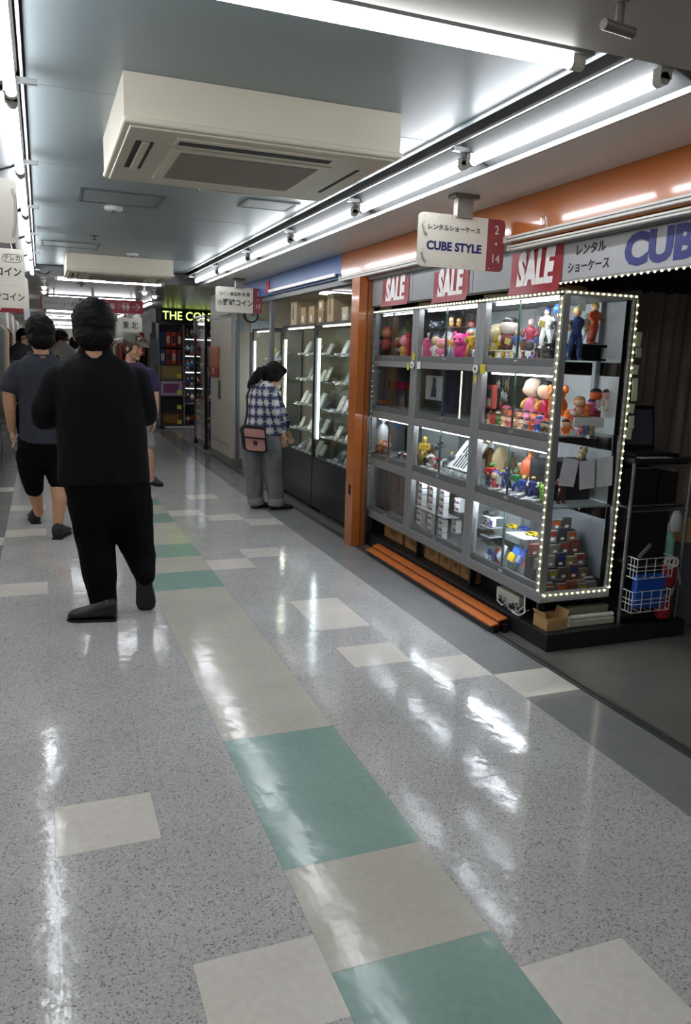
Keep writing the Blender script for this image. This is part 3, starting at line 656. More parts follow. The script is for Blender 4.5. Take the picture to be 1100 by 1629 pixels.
put('hero', ['#e6e2dc', '#e6e2dc', '#e6e2dc', '#e8ccb4', '#3b4aa0'], 868, 540, 2.60, Z1+.06, 62, 'toy figure in white with dark blue hair above a yellow card', group=g13, big=True, rot=-70)
put('hero', ['#1c1c20', '#1c1c20', '#22222a', '#e8c8ac', '#d8c030'], 888, 540, 2.55, Z1+.05, 58, 'toy figure in black with yellow hair by the corner post', group=g13, big=True, rot=-40)
put('animal', ['#1d2020', '#141414', '#c8c8c8', '#26282a', '#3a3c3c'], 872, 560, 2.54, Z1, 36, 'black toy animal at the bottom right of the near top compartment', group=g13, big=True, width=1.2)
put('baby', ['#e8e8e8', '#202020', '#202020', '#303038', '#202020'], 840, 560, 2.50, Z1, 28, 'black and white striped small toy right of the pane edge', group=g13)
put('animal', ['#7a48b8', '#7a48b8', '#7a48b8', '#8a58c8', '#7a48b8'], 843, 568, 2.475, Z1, 8, 'tiny purple toy on the floor of the near top compartment', group=g13)
put('hero', ['#4a78a8', '#3a3a48', '#5a88b0', '#d8c0a8', '#4a5058'], 853, 550, 2.60, Z1, 48, 'toy figure in steel blue between the pink-haired and the white ones', group=g13)
tag(MB().ell(on(0, 2.60, 890, 493), (.03, .03, .035), 12, 8).build('toy_ball', T('#2a6ab8')), 'blue round toy balloon at the top corner', 'toy')
for px_, py_, lb in ((808, 543, 'left'), (863, 515, 'right')):
    p = on(0, 2.49, px_, py_); tag(MB().obox(p, (.003, .055, .034), Matrix.Rotation(.2, 3, 'X')).build('price_card', M('#d8c060', .6)), '%s yellow price card in the near top compartment' % lb, 'card')
# ---- middle top compartment
for k, (px_, w_, h_, c, lb) in enumerate(((677, .07, .115, '#d85890', 'left pink toy carton with a white figure print'), (690, .07, .115, '#e060a8', 'right bright pink toy carton'))):
    l = at(px_, 560, 2.56, Z1); carton('toy_carton', l, (.06, w_, h_), T(c), lb+' in the middle top compartment', group=g12, parts=(('print', T('#d8d8e0'), (.2, .8, .1, .7)),) if k == 0 else ())
put('baby', ['#e87aa8', '#f0b0c8', '#e87aa8', '#d89880', '#f080b0'], 701, 562, 2.51, Z1, 30, 'round tan-faced toy in a pink hood', group=g12, big=True, width=1.1)
put('animal', ['#e83890', '#d82880', '#181818', '#f050a0', '#e83890'], 727, 562, 2.53, Z1, 42, 'bright pink toy bear in the middle top compartment', group=g12, big=True)
put('hero', ['#d8a828', '#c89018', '#d8a828', '#d8a828', '#f0c8a0'], 742, 562, 2.50, Z1, 42, 'slim yellow toy figure beside the pink bear', group=g12, big=True, width=1.2)
put('baby', ['#9ab0b0', '#90a8a8', '#9ab0b0', '#a0b8c0', '#b0c8d0'], 752, 560, 2.58, Z1+.02, 46, 'grey-blue plush-like toy at the right of the middle top compartment', group=g12, big=True)
put('animal', ['#e8e0e0', '#e890a8', '#202020', '#f0e8e8', '#e890a8'], 750, 564, 2.48, Z1, 14, 'small white and pink toy by the middle upright', group=g12)
put('bag', ['#c8ccd0', '#a0a4a8'], 712, 555, 2.64, Z1, 48, 'crinkled silver bag behind the pink bear', group=g12, big=True, width=1.3)
put('animal', ['#283038', '#202428', '#c0c8c8', '#303a40', '#283038'], 690, 540, 2.68, Z1+.12, 30, 'dark toy vehicle-like figure on top of the pink cartons', group=g12, width=1.4)
tag(MB().box(2.62, 2.80, at(743, 510, 2.7, 0).y, at(712, 510, 2.7, 0).y, Z1+.2, Z1+.206).build('display_riser', M('#8a5040', .5)), 'brown shelf board high in the middle top compartment', 'shelf')
for k, (px_, c) in enumerate(((719, '#e0b060'), (731, '#d8a858'))): put('baby', [c, c, c, '#e8c890', c], px_, 505, 2.68, Z1+.206, 14, '%s small golden toy on the brown shelf board' % ('left', 'right')[k], group=g12)
put('doll', ['#b04038', '#b04038', '#b04038', '#e0a090', '#a03028'], 751, 515, 2.60, Z1+.15, 26, 'small red doll high at the right of the middle top compartment', group=g12)
# ---- far top compartment
put('doll', ['#c89848', '#e0c0a0', '#d8b070', '#e89aa8', '#e07890'], 643, 562, 2.52, Z1, 33, 'pink-headed doll in gold clothes in the far top compartment', group=g11, big=True)
carton('toy_carton', at(655, 562, 2.56, Z1), (.08, .06, .17), T('#a82830'), 'tall red carton behind the pink-headed doll', group=g11)
put('hero', ['#303848', '#282c38', '#303848', '#505868', '#303848'], 628, 562, 2.54, Z1, 22, 'dark blue toy figure left of the pink-headed doll', group=g11)
put('hero', ['#181a1c', '#181a1c', '#181a1c', '#d8d8d4', '#181a1c'], 606, 560, 2.54, Z1, 38, 'black toy figure with a pale face at the far left', group=g11)
put('doll', ['#8a2418', '#5a1c14', '#8a2418', '#a86848', '#8a2418'], 615, 555, 2.62, Z1+.04, 38, 'dark red doll beside the black toy figure', group=g11)
put('bag', ['#4a5030', '#383c28'], 650, 530, 2.68, Z1+.05, 46, 'olive green bag behind the red carton', group=g11, width=1.3)
# ---- near second compartment: the vinyl dolls
g2 = 'vinyl dolls of the near second compartment'
PALE, OR, PK, BK, YL = '#e8cdb4', '#e0701c', '#e080a0', '#17140f', '#e0b02a'
put('doll', ['#d86a90', '#d86a90', '#e0b840', PALE, PALE], 845, 652, 2.62, Z2+.06, 62, 'large pale-headed doll in pink overalls and yellow sleeves', group=g2, big=True, rot=-62)
put('doll', ['#b02038', '#b02038', '#e0b840', '#e6b89a', BK], 867, 650, 2.64, Z2+.06, 60, 'second doll with black hair in crimson behind the orange animal', group=g2, big=True, rot=-62)
l = at(888, 640, 2.60, Z2+.09); toy('animal', [OR, OR, BK, '#ee7a20', OR], l, .17, 'large glossy orange toy animal at the corner of the showcase', 'toy figure', rot=-55, group=g2, big=True)
put('animal', ['#ea7a28', OR, BK, '#f08030', OR], 871, 660, 2.54, Z2+.04, 26, 'smaller orange toy animal below the large orange one', group=g2, big=True)
row2 = [(813, OR, '#d06028', BK), (827, '#e07838', '#e0a070', BK), (838, PK, '#e890b0', BK), (851, OR, '#e88848', BK), (862, PK, '#e8a0b8', BK)]
for k, (px_, b, hd, hr) in enumerate(row2): put('baby', [b, b, b, hd, hr], px_, 655, 2.56, Z2+.03, 21, '%s toy with black cap, %s from left in the back row of the second compartment' % ('orange' if b != PK else 'pink', ('first', 'second', 'third', 'fourth', 'fifth')[k]), group=g2)
row1 = [(779, '#c8a080', '#b86050', '#402018', 'brown-haired'), (785, '#b83028', '#b03028', '#60201a', 'red'), (793, '#4a7038', '#5a8040', '#305028', 'green'), (801, '#c8a878', '#d8b890', '#604028', 'beige'), (809, '#c05050', '#d8a090', '#802828', 'rose'), (817, '#b89070', '#d8c0a0', '#403028', 'tan'),
        (827, '#d8a888', '#e8c8b0', '#201814', 'pale'), (839, '#404048', '#d8b8a0', '#181818', 'black-clad'), (846, '#c83c20', '#e05028', '#a03018', 'orange-red'), (856, '#2858a8', '#e078b8', '#2050a0', 'blue and pink'), (864, '#503828', '#d0a888', '#201810', 'dark brown'), (872, '#705038', '#e0c0a0', '#181410', 'brown')]
for k, (px_, b, hd, hr, lb) in enumerate(row1): put('baby', [b, b, b, hd, hr], px_, 675+k*1.3, 2.505, Z2, 19 if k != 9 else 26, '%s small vinyl toy in the front row of the near second compartment' % lb, group=g2)
l = at(781, 640, 2.66, Z2+.09); t = carton('toy_carton', l, (.03, .085, .14), T('#b05048'), 'red framed window box at the left of the near second compartment', rz=0, parts=(('window', M('#3a4a4a', .2), (.18, .82, .45, .85)), ('toy_print', M('#b8a8a0', .5), (.2, .8, .1, .4)),))
MB().box(2.64, 2.75, l.y-.05, l.y+.05, Z2, Z2+.088).build('riser_block', M('#a8acac', .3)); tag(bpy.data.objects['riser_block'], 'clear grey block under the red window box', 'block')
for k, (px_, py_, c) in enumerate(((794, 612, '#e8e8e8'), (800, 628, '#d8dce0'), (809, 612, '#b0a868'), (797, 645, '#c04858'), (808, 632, '#ccd0d0'), (789, 630, '#d0c8c8'))):
    p = on(0, 2.68, px_, py_); toy('hero', [c, c, c, '#e8e0d8', c], p-Vector((0, 0, .03)), .06, ('white winged', 'silver', 'olive', 'crimson', 'pale grey', 'off-white')[k]+' keyring figure hanging at the back of the second compartment', 'keyring', group='hanging keyrings', rot=-60)
    tag(MB().cyl(p+Vector((0, 0, .028)), (p.x, p.y, 1.449), .0008, n=4).build('string', M('#cccccc', .4)), 'thin string holding the %s keyring figure' % ('white winged', 'silver', 'olive', 'crimson', 'pale grey', 'off-white')[k], 'string')
# seen through the near glass end
def atY(px_, py_, y, z):
    p = on(1, y, px_, py_); return Vector((p.x, y, z))
def putY(kind, cols, px_, py_, y, z, hpx, label, **k):
    l = atY(px_, py_, y, z); return toy(kind, cols, l, hm(hpx, l), label, slide=False, **k)
t = thing('display_stand', 'black pedestal with a glossy top behind the near glass end', 'stand', (2.70, 3.55, Z1))
MB().box(2.55, 2.83, 3.47, 3.64, Z1, Z1+.012).box(2.57, 2.81, 3.49, 3.62, Z1+.012, Z1+.07).box(2.55, 2.83, 3.47, 3.64, Z1+.07, Z1+.085).build('block', M('#0d0d10', .2), t)
MB().box(2.56, 2.82, 3.48, 3.63, Z1+.085, Z1+.088).build('top_plate', M('#c0c8d0', .08), t)
putY('hero', ['#c8481c', '#a83c18', '#c8481c', '#d8a070', '#c8a838'], 949, 560, 3.56, Z1+.088, 64, 'orange-clad figure with fair hair standing on the black pedestal', big=True, rot=20, width=1.15)
putY('hero', ['#1f3464', '#22386c', '#c89468', '#c89468', '#c0b040'], 917, 590, 3.42, Z1, 82, 'navy-clad figure with fair hair beside the black pedestal', big=True, rot=-20)
putY('hero', ['#58b0a0', '#d8dcd8', '#58b0a0', '#68c0a8', '#58b0a0'], 930, 560, 3.60, Z1+.088, 48, 'pale green figure between the navy and the orange ones', big=True, rot=-10)
l = atY(928, 470, 3.372, 1.8); tag(MB().box(l.x-.022, l.x+.022, 3.3715, 3.373, 1.775, 1.835).build('note', PAPER), 'small white note taped high on the near glass end', 'note')
g2e = 'toys behind the near glass end'
carton('shoe_box', (2.70, 3.44, Z2+.04), (.19, .09, .05), M('#d6d6d2', .5), 'flat white box carrying toys behind the near glass end', group=g2e)
carton('shoe_box', (2.755, 3.53, Z2+.06), (.19, .07, .06), T('#a02430'), 'red box behind the flat white one', group=g2e)
MB().box(2.60, 2.80, 3.40, 3.57, Z2, Z2+.038).build('acrylic_riser', CLEAR); tag(bpy.data.objects['acrylic_riser'], 'clear acrylic riser under the flat white box', 'stand')
for k, (px_, b, hd, hr, z, y, hp, lb) in enumerate(((922, '#c89070', '#d8a880', '#b08058', .09, 3.46, 34, 'tan long-eared'), (934, '#d86828', '#e0702c', '#c85820', .09, 3.44, 22, 'orange'), (941, '#c84888', '#d868a8', '#302038', .1, 3.47, 26, 'magenta with a dark cap'), (953, '#e8d8c8', '#d05a20', '#201810', .12, 3.53, 36, 'orange-faced stacked'), (967, '#e8d8c8', '#d8a0a0', '#181818', .12, 3.53, 36, 'pink-faced stacked'),
                                                (908, '#e07020', '#e87830', '#e07020', .02, 3.44, 34, 'plain orange'), (903, '#d86820', '#e0a880', '#201810', 0, 3.41, 26, 'orange and beige'), (913, '#e06080', '#f0e0d8', '#e0a0a8', .07, 3.42, 20, 'white and pink'))):
    putY('baby', [b, b, b, hd, hr], px_, 650, y, Z2+z, hp, lb+' toy seen through the near glass end', group=g2e, rot=-15)
for k, (px_, c, lb) in enumerate(((922, '#b06068', 'rose'), (930, '#506890', 'blue'), (938, '#b09068', 'tan'))): putY('animal', [c, c, '#202020', c, c], px_, 705, 3.40, Z2, 16, lb+' small toy on the glass shelf under the white box', group=g2e, rot=0)
# ---- middle second compartment: dark, poster and lamp
t = thing('poster', 'white poster with a dark purple silhouette in the middle second compartment', 'poster', at(690, 618, 2.62, 1.2))
p0, p1 = on(0, 2.62, 679, 597), on(0, 2.62, 703, 638)
MB().box(2.62, 2.623, p1.y, p0.y, p1.z, p0.z).build('sheet', M('#c9cdd4', .5), t)
yc = (p0.y+p1.y)/2
MB().prism([(yc-.04, p1.z+.02), (yc+.045, p1.z+.02), (yc+.03, p1.z+.08), (yc+.02, p1.z+.11), (yc+.025, p1.z+.15), (yc-.01, p1.z+.165), (yc-.03, p1.z+.14), (yc-.02, p1.z+.11), (yc-.035, p1.z+.08)], lambda a, b, t_: (t_, a, b), 2.619, 2.62).build('silhouette_print', M('#3b3560', .5), t)
for k, (a, b, c) in enumerate(((706, 716, '#403a68'), (717, 726, '#383058'))):
    q0, q1 = on(0, 2.70, a, 592), on(0, 2.70, b, 592); tag(MB().box(2.70, 2.703, q1.y, q0.y, Z2, 1.44).build('banner', M(c, .6)), '%s strip of dark purple cloth in the middle second compartment' % ('left', 'right')[k], 'cloth')
p = at(733, 630, 2.52, Z2); tag(MB().cyl((2.52, p.y, Z2), (2.52, p.y, 1.445), .004, n=8).build('light_tube', glow('#fff4d8', 4)), 'thin upright light tube in the middle second compartment', 'lamp')
# ---- far second compartment
for k, (px_, w_, h_, c, lb) in enumerate(((625, .12, .065, '#8c1c24', 'left'), (645, .11, .06, '#a02028', 'right'))):
    carton('toy_carton', at(px_, 635, 2.70, Z2+.13), (.06, w_, h_), T(c), '%s dark red carton on the block of the far second compartment' % lb)
tag(MB().box(2.64, 2.76, at(655, 635, 2.7, 0).y, at(613, 635, 2.7, 0).y, Z2, Z2+.128).build('riser_block', M('#4a4c50', .4)), 'dark grey block under the red cartons', 'block')
l = at(611, 660, 2.56, Z2+.001); tag(MB().lathe([(.02, 0), (.045, .01), (.06, .04), (.055, .04), (.04, .015), (.001, .01)], l, 16).build('bowl', T('#a05a30')), 'orange-brown bowl on the floor of the far second compartment', 'bowl')
# ---- third row, far: heap of tiny figures
random.seed(5)
heapc = ['#c8ccd0', '#28408a', '#b09030', '#303038', '#a83028', '#e0e0dc', '#5868a0', '#806838']
for k in range(84):
    u = random.random(); r = random.random(); x = 2.50+.25*r; zz = Z3+.012+.16*r*(.35+.65*u)*random.uniform(.75, 1.0)
    c = heapc[k % 8]; l = Vector((x, 5.41-.33*u, zz-.012))
    toy('baby', [c, heapc[(k*3+1) % 8], c, heapc[(k*5+2) % 8], heapc[(k+4) % 8]], l, .036, 'tiny mixed metal-coloured figure in the heap of the far third compartment', 'toy figure', group='heap of tiny figures', rot=random.uniform(0, 360))
o = MB(); o.smooth = True
ya_, yb_ = 5.10, 5.42
Z3_ = Z3+.001; n = 8; vs = [(2.48+.32*i/n, ya_+(yb_-ya_)*j/n, Z3_+.001+.13*(i/n)*(1-.6*j/n)) for i in range(n+1) for j in range(n+1)]
o.add(vs, [(i*9+j, i*9+j+1, i*9+j+10, i*9+j+9) for i in range(n) for j in range(n)])
o.add([(2.48, ya_, Z3_), (2.80, ya_, Z3_), (2.80, yb_, Z3_), (2.48, yb_, Z3_)], [(0, 1, 2, 3)])
tag(o.build('figure_tray', M('#3c3c44', .6)), 'sloping dark tray under the heap of tiny figures', 'tray')
put('bag', ['#c8cccf', '#a8acb0'], 599, 700, 2.62, Z3+.05, 42, 'white plastic bag at the left of the far third compartment', big=True, width=.9)
carton('toy_carton', at(633, 680, 2.76, Z3+.2), (.02, .09, .06), T('#3a6ab8'), 'small blue card box above the heap of tiny figures')
MB().box(2.76, 2.80, at(640, 680, 2.76, 0).y, at(626, 680, 2.76, 0).y, Z3, Z3+.199).build('card_support', M('#9aa0a4', .5)); tag(bpy.data.objects['card_support'], 'grey stand behind the heap holding the blue box', 'stand')
for k, (px_, c, lb) in enumerate(((600, '#a83820', 'orange-red'), (606, '#b87828', 'amber'), (612, '#883020', 'dark red'), (618, '#707880', 'grey'))): put('doll', [c, c, c, '#d8a888', c], px_, 725, 2.52+.02*(k % 2), Z3, 22, lb+' little doll at the front of the far third compartment', group='little dolls in the far third compartment')
# ---- third row, middle: gold figures, bracelets, watches
for k, (px_, x, h, lb) in enumerate(((664, 2.60, 46, 'tallest'), (670, 2.55, 36, 'front'), (675, 2.66, 42, 'rear'))): put('hero', ['#b8962e', '#98781e', '#c8a840', '#c8a848', '#d8b850'], px_, 725, x, Z3, h, lb+' golden figure in the middle third compartment', group='golden figures', big=True)
for k, (px_, c, c2, lb) in enumerate(((679, '#dedede', '#1c1c1e', 'white and black'), (691, '#a02838', '#c8a0a0', 'red'), (703, '#9aa09c', '#c8ccc8', 'grey'))):
    l = at(px_, 738, 2.53, Z3+.001); t = thing('bracelet_watch', lb+' chunky wristwatch standing on the shelf of the middle third compartment', 'watch', l, 'standing wristwatches')
    MB().torus(l+Vector((.03, 0, .042)), .034, .010, (.35, 1, 0), 18, 8).build('strap', T(c), t)
    MB().cyl(l+Vector((-.018, .0, .045)), l+Vector((-.006, 0, .045)), .024, n=14).build('dial', T(c2), t)
    MB().box(l.x-.04, l.x-.005, l.y-.03, l.y+.03, l.z, l.z+.004).build('price_card', PAPER, t)
# inclined watch board
pa, pb, pc = at(712, 740, 2.56, Z3+.035), at(745, 740, 2.56, Z3+.035), None
yA, yB = pa.y, pb.y; up = Vector((.16, 0, .2)).normalized()
t = thing('watch_board', 'white inclined board with dark watch straps in the middle third compartment', 'display board', ((2.60), (yA+yB)/2, Z3))
Rb = Matrix((Vector((0, -1, 0)), up, Vector((0, -1, 0)).cross(up))).transposed(); cb = Vector((2.56, (yA+yB)/2, Z3+.035))+up*.115
MB().obox(cb, (abs(yA-yB), .23, .008), Rb).build('board', M('#d9dad8', .5), t)
nb = Rb@Vector((0, 0, 1))
for k in range(5):
    u = -.065+.033*k
    s_ = MB().obox(cb+Rb@Vector((u, 0, .0055)), (.014, .2, .004), Rb).build('watch_strap', T('#26282c'), t); MB().cyl(cb+Rb@Vector((u, .0, .006)), cb+Rb@Vector((u, 0, .014)), .0125, n=12).build('watch_face', T(('#dadcdc', '#b8c0c4', '#1e2024', '#c8ccd0', '#a8a088')[k]), s_)
MB().box(2.66, 2.70, min(yA, yB)+.02, max(yA, yB)-.02, Z3, Z3+.12).build('support', M('#a0a4a4', .4), t)
for k in range(7):
    px_ = 712+k*5; l = at(px_, 752, 2.50, Z3); tag(MB().torus(l+Vector((.012, 0, .018)), .016, .005, (.5, .8, .5), 14, 6).ell(l+Vector((-.006, 0, .02)), (.006, .014, .014), 8, 6).build('wristwatch', T(('#c8ccd0', '#e0e2e2', '#a8acb0')[k % 3], .2)), 'silver wristwatch, %s from left in the front row below the board' % ('first', 'second', 'third', 'fourth', 'fifth', 'sixth', 'seventh')[k], 'watch', 'front row of silver wristwatches')
# ---- third row, near
g33 = 'figures of the near third compartment'
put('hero', ['#a81c22', '#501014', '#a81c22', '#48903a', '#58a048'], 781, 768, 2.54, Z3, 37, 'figure in a red coat with a green head', group=g33, big=True, width=1.5)
put('hero', ['#24306a', '#24306a', '#24306a', '#2c3878', '#2c3878'], 806, 768, 2.55, Z3, 36, 'dark navy figure with white collar', group=g33, big=True, width=1.35)
p = at(795, 755, 2.50, Z3+.04); tag(MB().obox(p+Vector((0, 0, .02)), (.002, .05, .05), Matrix.Rotation(.05, 3, 'X')).build('price_card', PAPER), 'white card between the red-coated and the navy figure', 'card')
put('hero', ['#1f7038', '#2040a0', '#206038', '#b83828', '#205030'], 822, 772, 2.56, Z3, 36, 'green and blue figure behind the silver packets', group=g33, big=True, width=1.2)
put('hero', ['#223c8c', '#223c8c', '#223c8c', '#d8b068', '#c8a030'], 833, 775, 2.54, Z3, 32, 'royal blue figure with golden head', group=g33, big=True, width=1.4)
put('hero', ['#1e2c78', '#1e2c78', '#e0d8d0', '#404448', '#c0a048'], 848, 777, 2.53, Z3, 36, 'dark blue figure with dark head left of the lime one', group=g33, big=True, width=1.3)
put('animal', ['#70b428', '#60a020', '#1c1c1c', '#80c838', '#70b428'], 861, 778, 2.50, Z3, 34, 'lime green toy animal by the corner post', group=g33, big=True)
t = put('bag', ['#c86038', '#c8a030'], 842, 755, 2.70, Z3+.06, 44, 'translucent red and amber bag of goods at the back', group=g33, big=True, width=.95)
for k, (px_, py_, h, c, lb) in enumerate(((768, 740, 62, '#c8a878', 'left beige'), (780, 725, 50, '#8a6038', 'brown patterned'), (797, 735, 60, '#d0b48a', 'right beige'), (815, 730, 46, '#7a5a40', 'dark brown'))):
    p = on(0, 2.78, px_, py_); l = Vector((2.78, p.y, Z3)); toy('bag', [c, c], l, hm(h, l), lb+' paper bag at the back of the near third compartment', 'bag', group='paper bags', width=.75, name='paper_bag')
p = on(0, 2.49, 782, 706); tag(MB().obox(p, (.001, .042, .046)).build('note', PAPER), 'white note taped inside the near third pane', 'note')
random.seed(3)
for k in range(9):
    px_ = 786+k*8.4; l = at(px_, 785+k*2, 2.49+.02*(k % 2), Z3+.006+.004*(k % 3))
    R = Matrix.Rotation(random.uniform(-.6, .6), 3, 'Z')@Matrix.Rotation(random.uniform(-.25, .1), 3, 'Y')
    tag(MB().obox(l, (.07, .035, .005), R).build('card_packet', M(('#d8dadc', '#b8bcc0', '#e4e4e0')[k % 3], .2)), 'flat silver-white packet, %s from left at the front of the near third compartment' % ('first', 'second', 'third', 'fourth', 'fifth', 'sixth', 'seventh', 'eighth', 'ninth')[k], 'packet', 'flat silver packets')
toy('bag', ['#a07850', '#a07850'], at(868, 800, 2.50, Z3), .11, 'small brown paper bag in the near front corner', 'bag', name='paper_bag', width=.7)
# behind the near glass end, third row: sheets on the glass, dark goods
for k, (a, b, c, d) in enumerate((((898, 727), (922, 732), (913, 775), (888, 772)), ((923, 734), (947, 731), (946, 776), (922, 779)), ((951, 729), (976, 725), (974, 772), (950, 775)))):
    q = [on(1, 3.365, *p_) for p_ in (a, b, c, d)]
    m = MB(); m.add(q+[v+Vector((0, .0006, 0)) for v in q], [(0, 1, 2, 3), (7, 6, 5, 4), (0, 4, 5, 1), (1, 5, 6, 2), (2, 6, 7, 3), (3, 7, 4, 0)])
    tag(m.build('paper_sheet', M('#c9cace', .7)), ('tilted blank sheet taped inside the near glass end, left of three', 'blank sheet taped inside the near glass end, middle of three', 'blank sheet taped inside the near glass end, right of three')[k], 'paper', 'sheets on the glass end')
putY('hero', ['#6a1c18', '#4a1412', '#6a1c18', '#8a3828', '#5a1814'], 893, 800, 3.45, Z3, 52, 'dark red figure behind the tilted blank sheet', big=True, rot=0)
carton('storage_box', (2.71, 3.62, Z3), (.30, .16, .22), M('#141418', .5), 'black box behind the hanging blank sheets')
for k, (px_, c, lb) in enumerate(((943, '#8a7858', 'olive grey'), (951, '#3c3a38', 'charcoal'))): putY('animal', [c, c, '#202020', c, c], px_, 715, 3.60, Z3+.22, 22, lb+' toy on top of the black box', rot=0)
# ---- bottom row, far: hanging packs
for i in range(4):
    for j in range(5):
        p = Vector((2.66, 5.66-.14*i, .615-.066*j)); c = ('#6a2a22', '#7a3028', '#4a5a40', '#5a6058')[i]
        tag(MB().box(2.655, 2.668, p.y-.025, p.y+.025, p.z-.03, p.z+.028).build('blister_pack', T(c)), '%s hanging pack, %s from top in the far bottom compartment' % (('leftmost dark red', 'second dark red', 'green', 'rightmost grey-green')[i], ('first', 'second', 'third', 'fourth', 'fifth')[j]), 'pack', 'hanging packs in the far bottom compartment')
tag(MB().box(2.669, 2.68, 5.12, 5.74, .30, .66).build('peg_board', M('#55585a', .6)), 'grey peg board behind the hanging packs', 'board')
# ---- bottom row, middle: toy car boxes
def car_box(l, w_, h_, label, col, group, red=True, rz=0):
    t = thing('toy_car_box', label, 'box', l, group)
    MB().box(l.x-.02, l.x+.02, l.y-w_/2, l.y+w_/2, l.z, l.z+h_).build('carton', M('#d8d6d8', .5, var=.03), t)
    xf = l.x-.0207
    if red: MB().box(xf, xf+.0008, l.y+w_*.2, l.y+w_*.46, l.z+h_*.15, l.z+h_*.8).build('red_print', M('#b86068', .5), t)
    yc, zc, s = l.y-w_*.12, l.z+h_*.22, w_*.3
    MB().prism([(yc+s, zc), (yc-s, zc), (yc-s*1.02, zc+h_*.22), (yc-s*.55, zc+h_*.26), (yc-s*.3, zc+h_*.46), (yc+s*.35, zc+h_*.46), (yc+s*.65, zc+h_*.26), (yc+s*.98, zc+h_*.2)], lambda a, b, t_: (t_, a, b), xf, xf+.0008).build('car_print', M(col, .4), t)
    return t
SH = [.33+.335*k for k in range(2)]
carcol = ['#3a3a40', '#40506a', '#504840', '#2c3040', '#585c60', '#3c3430']
rowz = [(.612, 'top'), (.562, 'second'), (.516, 'third'), (.470, 'fourth'), (.402, 'fifth'), (.355, 'sixth'), (.308, 'lowest')]
for i, (px_, lc) in enumerate(((671, 'left'), (688.5, 'middle'), (706, 'right'))):
    for j, (z, lr) in enumerate(rowz):
        l = at(px_, 810, 2.525, z); car_box(l, .072, .043, 'white toy car box, %s row of the %s stack in the middle bottom compartment' % (lr, lc), carcol[(i*2+j) % 6], 'toy car boxes in the middle bottom compartment')
for z in (.464, .298): tag(MB().box(2.49, 2.60, at(716, 810, 2.525, 0).y, at(660, 810, 2.525, 0).y+.03, z, z+.005).build('display_riser', M('#9a9c9e', .3)), '%s grey shelf under the stacked toy car boxes' % ('upper' if z > .4 else 'lower'), 'shelf')
for k, (px_, z, c, lb) in enumerate(((731, .555, '#3a4a78', 'upper box of the right-hand pair'), (731, .51, '#48506a', 'lower box of the right-hand pair'), (728, .405, '#b8a018', 'box with a yellow car print'), (728, .36, '#404858', 'box below the yellow car print'))):
    car_box(at(px_, 810, 2.60, z), .072, .043, 'white toy car %s by the middle upright' % lb, c, 'toy car boxes by the upright', k < 2)
tag(MB().box(2.575, 2.64, at(735, 810, 2.60, 0).y, at(722, 810, 2.60, 0).y, .2635, .358).build('acrylic_stand', CLEAR), 'clear stand under the lower toy car boxes by the upright', 'stand')
tag(MB().box(2.575, 2.64, at(738, 810, 2.60, 0).y, at(725, 810, 2.60, 0).y, .449, .509).build('acrylic_stand', CLEAR), 'clear stand under the upper toy car boxes by the upright', 'stand')
random.seed(9)
for k in range(26):
    i, j = k % 13, k//13; px_ = 676+i*5.0; l = at(px_, 850, 2.50+.05*j, .268+.006*((i+j) % 3))
    R = Matrix.Rotation(random.uniform(-.4, .4), 3, 'Z')@Matrix.Rotation(random.uniform(-.3, .1), 3, 'Y')
    tag(MB().obox(l+Vector((0, 0, .008)), (.055, .034, .012), R).build('card_packet', M(('#b8b4bc', '#9a98a0', '#d0ccd4', '#887c84')[k % 4], .15)), 'small shiny packet lying on the floor of the middle bottom compartment', 'packet', 'packets on the floor of the middle bottom compartment')
# ---- bottom row, near: model cars and packs
def model_car(l, L, col, label, rz=0.0, group=None, case=False):
    t = thing('model_car', label, 'toy car', l, group); t.rotation_euler = (0, 0, rz); t.scale = (L, L, L)
    for nm, mt in (('body', T(col, .2)), ('windows', T('#101418', .1)), ('wheels', T('#161616'))):
        key = ('car', nm, col if nm == 'body' else '')
        if key not in TM:
            m = MB()
            if nm == 'body': m.prism([(-.5, .07), (.5, .07), (.5, .16), (.3, .2), (.12, .31), (-.2, .31), (-.36, .2), (-.5, .19)], lambda a, b, t_: (t_, a, b), -.2, .2)
            if nm == 'windows': m.prism([(.27, .2), (.115, .295), (-.19, .295), (-.33, .2)], lambda a, b, t_: (t_, a, b), -.203, .203)
            if nm == 'wheels':
                for y in (-.3, .31):
                    for s in (-1, 1): m.cyl((s*.13, y, .085), (s*.21, y, .085), .085, n=10)
            TM[key] = m.mesh(nm, mt)
        o = bpy.data.objects.new(nm, TM[key]); COL.objects.link(o); o.parent = t
    if case:
        key = ('carcase',)
        if key not in TM: TM[key] = MB().box(-.32, .32, -.62, .62, 0, .45).mesh('clear_case', CLEAR)
        o = bpy.data.objects.new('clear_case', TM[key]); COL.objects.link(o); o.parent = t; o.location = (0, 0, .0)
    return t
gc = 'model cars of the near bottom compartment'
for k, (px_, z, c, lb) in enumerate(((778, .575, '#34383c', 'charcoal'), (778, .515, '#c8ccd4', 'white'), (778, .455, '#58382a', 'brown'), (778, .395, '#3c5048', 'dark green'))):
    model_car(at(px_, 840, 2.56, z), .095, c, lb+' model car in a clear case stacked in the near bottom compartment', 0, gc, True)
    if k < 3: tag(MB().box(2.515, 2.605, at(790, 840, 2.56, 0).y, at(766, 840, 2.56, 0).y, z-.006, z-.001).build('acrylic_shelf', M('#aeb6ba', .15)), 'thin clear shelf under the %s cased car' % lb, 'shelf')
carton('toy_carton', at(782, 828, 2.53, .523), (.02, .075, .045), T('#d8dce4'), 'white box with red and blue print in front of the stacked cases', parts=(('red_print', T('#b83038'), (.1, .4, .1, .4)), ('blue_print', T('#3848a0'), (.5, .9, .2, .8))))
